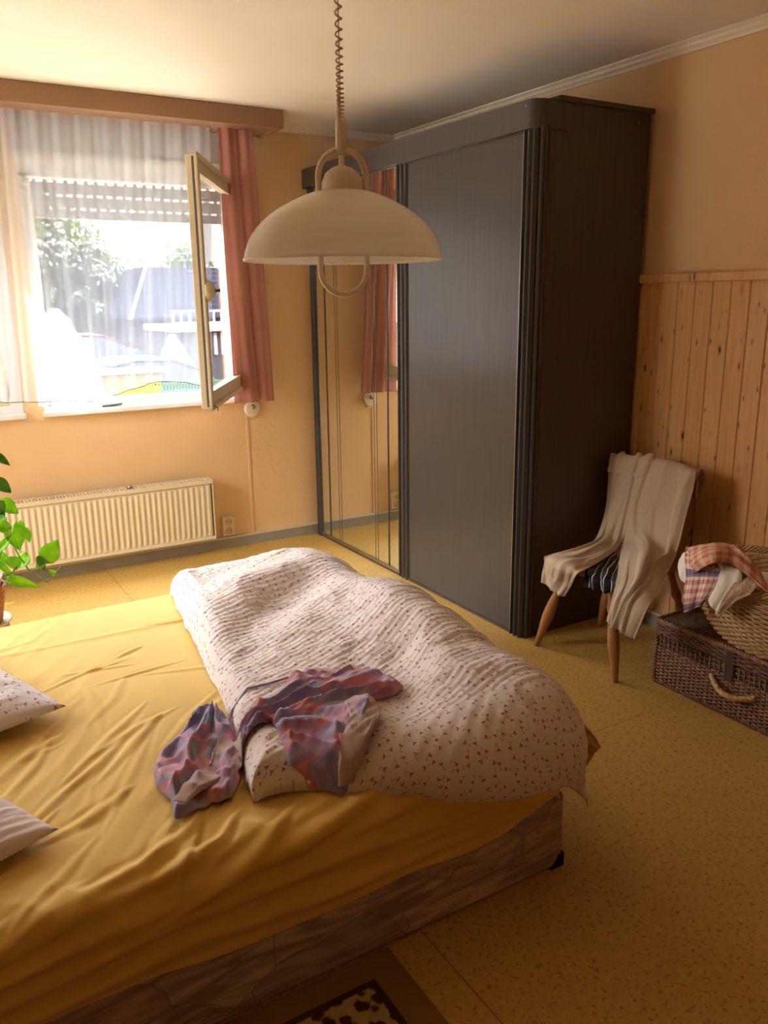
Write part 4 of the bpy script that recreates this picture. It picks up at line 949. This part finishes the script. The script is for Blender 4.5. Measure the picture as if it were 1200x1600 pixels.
def rope(mb, pts, r, tw=.012, strands=3, n=5):
    pts = [Vector(p) for p in pts]; L = sum((pts[i+1]-pts[i]).length for i in range(len(pts)-1)); N = int(L/tw*5); fine = []
    cum = [0]
    for i in range(len(pts)-1): cum.append(cum[-1]+(pts[i+1]-pts[i]).length)
    for k in range(N+1):
        s_ = L*k/N; i = max(j for j in range(len(cum)-1) if cum[j] <= s_+1e-9); fine.append(pts[i].lerp(pts[i+1], min(1, (s_-cum[i])/(cum[i+1]-cum[i]))))
    for q in range(strands):
        out = []
        for k, p in enumerate(fine):
            t = (fine[min(k+1, N)]-fine[max(k-1, 0)]).normalized(); a_ = Vector((0, 0, 1)) if abs(t.z) < .8 else Vector((1, 0, 0)); a_ = (a_-t*a_.dot(t)).normalized(); b_ = t.cross(a_)
            an = 2*PI*(q/strands+k/10/1.0); out.append(p+(a_*math.cos(an)+b_*math.sin(an))*r*.55)
        mb.tube(out, r*.62, n)
rp = MB()
rope(rp, [(TX0-.004, TY0, .010), (TX0-.004, TY1+.004, .010), (TX1, TY1+.004, .010)], .0085, .02)
rope(rp, [(TX0-.002, TY1+.002, .01), (TX0-.002, TY1+.002, .20)], .008, .02)
rp.out('base_rim', m_wickdark, tb)
lid = MB().box((TX0+.004, TY0+.004, .222), (TX1-.004, TY1-.004, .266)).out('lid', m_wickdark, tk, smooth=False)
wv_ = MB(); weave_wall(wv_, (TX0-.004, TY0, 0), (TX0-.004, TY1+.004, 0), (1, 0, 0), .213, .262, .0078, .030, .0038, .003)
weave_wall(wv_, (TX1, TY1+.004, 0), (TX0-.004, TY1+.004, 0), (0, 1, 0), .213, .262, .0078, .030, .0038, .003)
# woven top: rows running along the trunk
xx = TX0+.004; i = 0
while xx < TX1:
    pts = []; N = 130
    for j in range(N+1):
        s_ = (TY1-TY0)*j/N; pts.append((xx, TY0+s_, .267+.0022*math.sin(PI*s_/.024+PI*(i % 2))))
    wv_.tube(pts, .0030, 5); xx += .0068; i += 1
wv_.out('woven_lid', m_wickdark, lid)
rp = MB(); rope(rp, [(TX0-.006, TY0, .268), (TX0-.006, TY1+.006, .268), (TX1, TY1+.006, .268)], .0085, .02); rp.out('lid_rim', m_wick, lid)
MB().box((TX0-.010, -3.075, .14), (TX0-.005, -3.040, .262)).out('strap', m_strap, tk, smooth=False, bevel=.001)
hd = MB(); pts = []
for i in range(13):
    t = i/12; pts.append((TX0-.008-.040*math.sin(PI*t), -2.985-.185*t, .138-.018*t-.022*math.sin(PI*t)))
rope(hd, pts, .0095, .014, 3); hd.out('handle', m_wicklight, tk)

# ================================================================== LAUNDRY BASKET
bc = (-.335, -3.16); Z0, Z1 = .276, .545
bs_ = thing('laundry_basket', (bc[0], bc[1], Z0), 'oval honey coloured wicker laundry basket standing on the dark trunk', 'basket')
def ell(t, z_, amp=0, off=0):
    f = (z_-Z0)/(Z1-Z0); k = math.sin(min(1, f)*PI/2)**.75; ax = .170+.085*k+off; ay = .255+.105*k+off
    cx = bc[0]+.03*(1-k); return (cx+(ax+amp)*math.cos(t), bc[1]+(ay+amp)*math.sin(t), z_)
wb = MB(); rows = 26
for i in range(rows):
    z_ = Z0+.008+i*(Z1-Z0-.02)/rows+.0; pts = []; N = 192
    for j in range(N+1):
        t = 2*PI*j/N; pts.append(ell(t, z_, .0055*math.sin(t*36+PI*(i % 2))))
    wb.tube(pts, .0043, 5, cap=False)
bo = wb.out('woven_wall', m_wicklight, bs_)
sk = MB()
for i in range(36):
    t = 2*PI*(i+.5)/36; sk.tube([ell(t, Z0+(Z1-Z0)*k/8) for k in range(9)], .003, 5)
sk.out('stakes', m_wicklight, bo)
rp = MB(); 
for q in range(5):
    pts = []
    for j in range(241):
        t = 2*PI*j/240; an = t*22+q*2*PI/5; x_, y_, z_ = ell(t, Z1+.004, 0, .004); cs = math.cos(an)
        pts.append((x_+.011*cs*math.cos(t), y_+.011*cs*math.sin(t), z_+.010*math.sin(an)))
    rp.tube(pts, .0052, 5, cap=False)
rp.out('rim', m_wicklight, bs_)
fl = MB(); vs = [(bc[0]+.03, bc[1], Z0+.004)]+[ell(2*PI*i/60, Z0+.004) for i in range(60)]
fl.add(vs, [(0, i+1, (i+1) % 60+1) for i in range(60)]); fl.out('base', m_wicklight, bs_, smooth=False, solid=.006, offset=1)
# laundry inside and hanging over the rim
def heap(name, c, rx, ry, h, m, label, cat, seed, group=None):
    n = 70; vs = []; uv = []
    for i in range(n):
        for j in range(n):
            a_ = i/(n-1)*2-1; b_ = j/(n-1)*2-1; k = max(0, 1-(a_*a_+b_*b_)*.75)
            u_, v_ = a_*math.sqrt(1-b_*b_/2), b_*math.sqrt(1-a_*a_/2)
            vs.append((c[0]+u_*rx, c[1]+v_*ry, c[2]+h*k**.6+.014*float(ridge(u_*2.6+seed, v_*3, seed))*k)); uv.append((u_*rx, v_*ry))
    o = mesh(name, vs, gridfaces(n, n), m, uv=uv, solid=.004); tag(o, label, cat, group); return o
heap('white_laundry', (-.34, -3.17, .42), .20, .30, .10, m_towel, 'white laundry lying inside the oval wicker basket', 'laundry', 3)
o = ribbon('white_cloth', WL_L, WL_R, m_towel, None, 50, 30, .006, 1.3, 21, .006, .02); tag(o, 'white cloth hanging over the left end of the wicker basket rim behind the checked towel', 'cloth')
o = ribbon('white_towel', WT_L, WT_R, m_towel, None, 60, 40, .006, 1.6, 23, .004, .012); tag(o, 'plain white towel hanging over the wicker basket rim between checked towel and lace', 'towel')
o = ribbon('lace_cloth', LC_L, LC_R, m_lace, None, 60, 40, .006, 2.2, 27, .003, .012, rag=.010); tag(o, 'beige lace edged cloth hanging over the wicker basket rim', 'cloth')
ct = thing('checked_towel', (-.55, -2.95, .62), 'red and white checked towel with blue stripes hanging out of the wicker basket', 'towel')
ribbon('hanging_end', CT_L, CT_R, m_check, ct, 70, 50, .005, 1.8, 31, .003, .008, rag=.004)
ribbon('folded_top', CT2_L, CT2_R, m_check2, ct, 70, 50, .008, 2.0, 33, .004, .018)

# ================================================================== PLANT
pc = (-2.800, -1.50)
sb = thing('plant_stool', (pc[0], pc[1], 0), 'small round wooden stool carrying the potted plant', 'stool')
MB().lathe([(0, .305), (.10, .305), (.105, .312), (.105, .325), (.10, .33), (0, .33)], 40, c=(pc[0], pc[1], 0)).out('seat', m_beech, sb)
for i in range(3):
    t = 2*PI*i/3+.4; MB().tube([(pc[0]+.07*math.cos(t), pc[1]+.07*math.sin(t), .31), (pc[0]+.11*math.cos(t), pc[1]+.11*math.sin(t), 0)], [.014, .010], 12).out('leg', m_beech, sb)
pt = thing('potted_plant', (pc[0], pc[1], .331), 'trailing pothos with bright green heart shaped leaves in a wicker pot', 'plant')
pot = MB(); 
for i in range(13):
    z_ = .345+i*.0115; r_ = .078+.0022*i
    pot.tube([(pc[0]+(r_+.002*math.sin(a_*20+PI*(i % 2)))*math.cos(a_), pc[1]+(r_+.002*math.sin(a_*20+PI*(i % 2)))*math.sin(a_), z_) for a_ in [2*PI*k/100 for k in range(101)]], .0062, 6, cap=False)
po_ = pot.out('wicker_pot', m_wickorange, pt)
MB().lathe([(.070, .34), (.097, .505), (.105, .520), (.100, .524), (.090, .50), (.088, .495)], 40, c=(pc[0], pc[1], 0)).out('inner_pot', m_plastic, pt)
MB().lathe([(0, .331), (.10, .331), (.118, .350), (.114, .352), (.098, .337), (0, .337)], 40, c=(pc[0], pc[1], 0)).out('saucer', m_plastic, pt)
MB().lathe([(0, .49), (.088, .492), (0, .497)], 30, c=(pc[0], pc[1], 0)).out('soil', m_dark, pt)
for s_ in STEM: MB().tube([Vector(p) for p in s_], .0032, 7).out('stem', m_stem, pt)
def leaf(base, tip, hw, m, seed):
    b_, t_ = Vector(base), Vector(tip); ax = t_-b_; L = ax.length; ax.normalize(); rnd = random.Random(seed)
    tocam = (CAM-b_).normalized(); n_ = (tocam+Vector((rnd.uniform(-.5, .5), rnd.uniform(-.2, .5), rnd.uniform(0, .9)))).normalized(); n_ = (n_-ax*n_.dot(ax)).normalized(); sd = ax.cross(n_)
    vs = []; nu_, nv_ = 13, 9
    for i in range(nu_):
        t = i/(nu_-1); wd3 = max(.0001, hw*1.08*(math.sin(PI*min(1, t**.55))**.8)) if t < 1 else 0
        if t == 0: wd3 = hw*.25
        back = -.10*L*math.exp(-(t/.12)**2)
        for j in range(nv_):
            q = j/(nv_-1)*2-1; p = b_+ax*(L*t+back*abs(q)*1.5)+sd*(wd3*q)+n_*(.16*hw*abs(q)*2-.10*L*t*t+.05*L*t)
            vs.append(p)
    return mesh('leaf', vs, gridfaces(nu_, nv_), m, pt, solid=.0008)
for i, (b_, t_, hw) in enumerate(LEAF):
    leaf(b_, t_, hw, m_leafd if i in (0, 1, 3, 8, 18, 19, 21, 22, 23, 24) else m_leaf, i)
leaf(BIGLEAF[0], (BIGLEAF[0][0]+.055, BIGLEAF[0][1], BIGLEAF[0][2]+.075), .037, m_leaf, 77)
# ================================================================== OUTSIDE THE WINDOW
GZ = -.75
m_terr = simple('pale concrete', (170,166,156), .9); m_lawn = simple('lawn', (56,74,30), .9, vary=.2, Specular_IOR_Level=0); m_asph = simple('street paving', (48,47,46), .95, Specular_IOR_Level=0); m_foli = leaf_mat('tree foliage', (20,30,24), (32,44,32), .1)
m_foli2 = leaf_mat('lighter tree foliage', (38,58,30), (56,76,40), .15); m_bark = simple('bark', (60,48,38), .9)
m_roof = simple('slate roof', (30,32,40), .95, Specular_IOR_Level=0); m_tile = NT('grey roof tiles'); _c = m_tile.coord(); _s = m_tile.n('SeparateXYZ'); m_tile.l(_c, _s.inputs[0])
_f = m_tile.math('LESS_THAN', m_tile.math('FRACT', m_tile.math('DIVIDE', _s.outputs[2], .12)), .22)
m_tile.set(Base_Color=m_tile.mix(_f, lin((34,37,46)), lin((18,20,26))), Roughness=1.0, Specular_IOR_Level=0.0); m_tile = m_tile.m
m_house = simple('grey house render', (58,58,60), .9, Specular_IOR_Level=0); m_slab = simple('white slab', (150,150,150), .7); m_rail = simple('white railing', (120,124,130), .5)
m_redcar = simple('dark red car paint', (78,12,16), .5, Specular_IOR_Level=.2); m_bluecar = simple('blue car paint', (26,48,86), .5, Specular_IOR_Level=.2)
m_cglass = simple('car glass', (22,28,36), .25, Specular_IOR_Level=.2); m_tyre = simple('tyre rubber', (24,24,24), .8); m_lwall = simple('ochre garden wall', (96,78,46), .9, Specular_IOR_Level=0)
m_fence = simple('green wire fence', (44,84,38), .6)
struct(MB().box((-40, .45, GZ-.2), (60, 90, GZ)).out('ground', m_asph, smooth=False), 'street and paving outside the window')
struct(MB().box((-40, -20, GZ-.2), (-4.2, .44, GZ)).out('ground', m_terr, smooth=False), 'pale paving outside the left wall')
o = MB().box((-8, 1.2, GZ), (8, 6.2, GZ+.01)).out('lawn', m_lawn, smooth=False); tag(o, 'green lawn below the window', 'lawn')
struct(MB().box((-6, .42, GZ), (6, 5.2, GZ+.03)).out('bounce_ground', m_terr, smooth=False), 'added pale concrete ground just outside the window, unseen, bouncing light indoors')  # added pale ground below the sight line, bounces daylight up to the ceiling
def tree(c, R, h0, h1, n, seed, m, label, lobes=16, ls=.30):
    rnd = random.Random(seed); rs = np.random.RandomState(seed)
    t = thing('tree', (c[0], c[1], GZ), label, 'tree', None)
    MB().tube([(c[0], c[1], GZ), (c[0]+.1, c[1], (GZ+h1)/2), (c[0], c[1], h1-R*.4)], [.28, .2, .06], 10).out('trunk', m_bark, t)
    vs = []; fs = []; cz = (h0+h1)/2; hz = (h1-h0)/2
    lob = []
    for k in range(lobes):
        a_ = rnd.uniform(0, 2*PI); b_ = rnd.uniform(-1, 1); rr_ = math.sqrt(1-b_*b_)*rnd.uniform(.4, .78)
        lob.append((c[0]+R*rr_*math.cos(a_), c[1]+R*rr_*math.sin(a_), cz+hz*b_*.78, R*rnd.uniform(.28, .42)))
    for k in range(n):
        L = lob[rnd.randrange(lobes)]; d_ = rs.normal(size=3); d_ /= np.linalg.norm(d_); q = np.array(L[:3])+d_*L[3]*rnd.uniform(.55, 1.08)
        a1 = rs.normal(size=3); a1 /= np.linalg.norm(a1); b1 = np.cross(a1, d_+.01); b1 /= max(1e-6, np.linalg.norm(b1)); s_ = ls*rnd.uniform(.5, 1.1)
        i = len(vs); vs += [q-a1*s_*.5, q+b1*s_*.28, q+a1*s_*.5, q-b1*s_*.28]; fs.append((i, i+1, i+2, i+3))
    mesh('foliage', vs, fs, m, t, smooth=False)
    return t
tree((.5, 21, 0), 2.6, -.3, 5.0, 15000, 1, m_foli, 'tall dark green tree at the left of the window view', 26, .22)
tree((2.35, 19.5, 0), 1.15, -.6, 3.15, 5200, 2, m_foli, 'dark green tree left of the slate roof', 16, .22)
tree((4.4, 30, 0), 2.6, -.5, 3.4, 5000, 3, m_foli2, 'rounded lighter green tree behind the slate roof', 14, .34)
tree((8.8, 35, 0), 2.6, -.5, 4.3, 5000, 4, m_foli, 'dark tree at the right edge of the window view', 14, .34)
tree((1.3, 33, 0), 2.6, -.6, 2.6, 4000, 6, m_foli, 'low dark tree between the two tall trees', 14, .34)
hs = thing('house', (4.3, 18, GZ), 'neighbouring grey house with a dark slate roof', 'house')
MB().box((2.75, 16.4, GZ), (7.5, 22, 1.2)).out('house_wall', m_house, hs, smooth=False)
MB().add([(2.35, 16.0, 1.05), (3.05, 16.9, 2.3), (3.05, 21, 2.3), (2.35, 22.4, 1.05)], [(0, 1, 2, 3)]).out('roof_slope', m_roof, hs, smooth=False, solid=.08)
MB().add([(2.35, 16.0, 1.05), (7.9, 16.0, 1.05), (4.9, 16.95, 2.25+.05), (3.05, 16.9, 2.3)], [(0, 1, 3), (1, 2, 3)]).out('tiled_hip', m_tile, hs, smooth=False, solid=.06)
MB().tube([(2.33, 15.97, 1.07), (3.05, 16.88, 2.34)], .04, 8).out('hip_edge', m_slab, hs)
bl = thing('balcony', (4, 14.5, GZ), 'white railed balcony on a grey garage in front of the slate roofed house', 'balcony')
MB().box((2.72, 13.8, GZ), (6.0, 15.9, .82)).out('garage', m_house, bl, smooth=False)
MB().box((2.62, 13.6, .82), (6.1, 15.95, .95)).out('slab', m_slab, bl, smooth=False)
r_ = MB().box((2.66, 13.7, 1.24), (6.0, 13.75, 1.29)).box((2.66, 13.7, 1.00), (6.0, 13.75, 1.03)); x_ = 2.66
while x_ < 6: r_.box((x_, 13.71, .95), (x_+.05, 13.74, 1.27)); x_ += .19
r_.out('railing', m_rail, bl, smooth=False)
for x_ in (3.45, 3.62, 3.79): MB().box((x_, 13.76, .28), (x_+.07, 13.81, .78)).out('white_slat', m_slab, bl, smooth=False)
o = MB().prism([(2.15, GZ), (2.15, .42), (2.35, .80), (2.45, .80), (2.95, -.05), (2.8, GZ)], 1, 12.9, 13.0).out('white_screen', m_slab, smooth=False); tag(o, 'pale pointed screen in front of the grey garage', 'screen')
def car(c, L, Hc, m, label, rz=0):
    t = thing('car', (c[0], c[1], GZ), label, 'car'); h = L/2; W = .85
    R = Matrix.Translation((c[0], c[1], GZ)) @ Matrix.Rotation(rz, 4, 'Z')
    def fin(o): o.data.transform(R); return o
    lower = [(-h, .28), (-h+.02, .62), (-h+.12, .80), (-h*.58, .88), (h*.45, .92), (h*.92, .88), (h, .70), (h-.02, .30), (h*.75, .22), (-h*.8, .22)]
    fin(MB().prism([(x_, z_*Hc/1.45) for x_, z_ in lower], 1, -W, W).out('body', m, t, smooth=False, bevel=.06, seg=3))
    a = [(-h*.52, .86), (-h*.18, 1.34), (h*.05, 1.42), (h*.40, 1.40), (h*.72, 1.16), (h*.86, .88)]; vs = []; k = Hc/1.45
    for x_, z_ in a: vs.append((x_, -W*(.98-(z_-.86)*.32), z_*k)); 
    for x_, z_ in a: vs.append((x_, W*(.98-(z_-.86)*.32), z_*k))
    n = len(a); fs = [tuple(range(n)), tuple(reversed(range(n, 2*n)))]+[(i, i+n, (i+1) % n+n, (i+1) % n) for i in range(n)]
    fin(MB().add(vs, fs).out('windows', m_cglass, t, smooth=False, bevel=.02))
    rf = [(-h*.17, 1.345), (h*.05, 1.43), (h*.40, 1.41), (h*.70, 1.18)]; vs = []
    for x_, z_ in rf: vs += [(x_, -W*(.98-(z_-.86)*.32)-.01, (z_+.01)*k), (x_, W*(.98-(z_-.86)*.32)+.01, (z_+.01)*k)]
    fin(MB().add(vs, [(0, 1, 3, 2), (2, 3, 5, 4), (4, 5, 7, 6)]).out('roof', m, t, smooth=True, solid=.03))
    for sx_ in (-h*.62, h*.62):
        for sy in (-W+.02, W-.22):
            fin(MB().lathe([(0, 0), (.2, 0), (.31, .02), (.32, .1), (.31, .19), (.2, .2), (0, .2)], 24, c=(sx_, sy, .32), M=Matrix.Rotation(-PI/2, 3, 'X')).out('wheel', m_tyre, t))
    return t
car((.05, 13.2), 4.1, 1.62, m_redcar, 'dark red car parked beyond the window, the farther one')
car((.45, 9.6), 3.6, 1.32, m_bluecar, 'blue car parked nearer the window, partly behind the ochre wall')
gw = thing('garden_wall', (0, 7.2, GZ), 'low ochre garden wall with a white coping in front of the cars', 'wall')
MB().box((-3.2, 7.1, GZ), (.42, 7.3, .52)).out('wall_face', m_lwall, gw, smooth=False); MB().box((-3.25, 7.04, .52), (.47, 7.36, .58)).out('coping', m_slab, gw, smooth=False)
fc = thing('wire_fence', (.6, 6.8, GZ), 'green wire fence beside the ochre garden wall', 'fence')
f_ = MB().box((.25, 6.8, .36), (1.6, 6.82, .38)).box((.25, 6.8, -.6), (1.6, 6.82, -.58)); x_ = .25
while x_ < 1.6: f_.box((x_, 6.8, GZ), (x_+.012, 6.815, .38)); x_ += .045
f_.out('wires', m_fence, fc, smooth=False)
o = MB().box((1.55, 6.78, GZ), (1.60, 6.84, .42)).out('post', m_fence, fc, smooth=False)
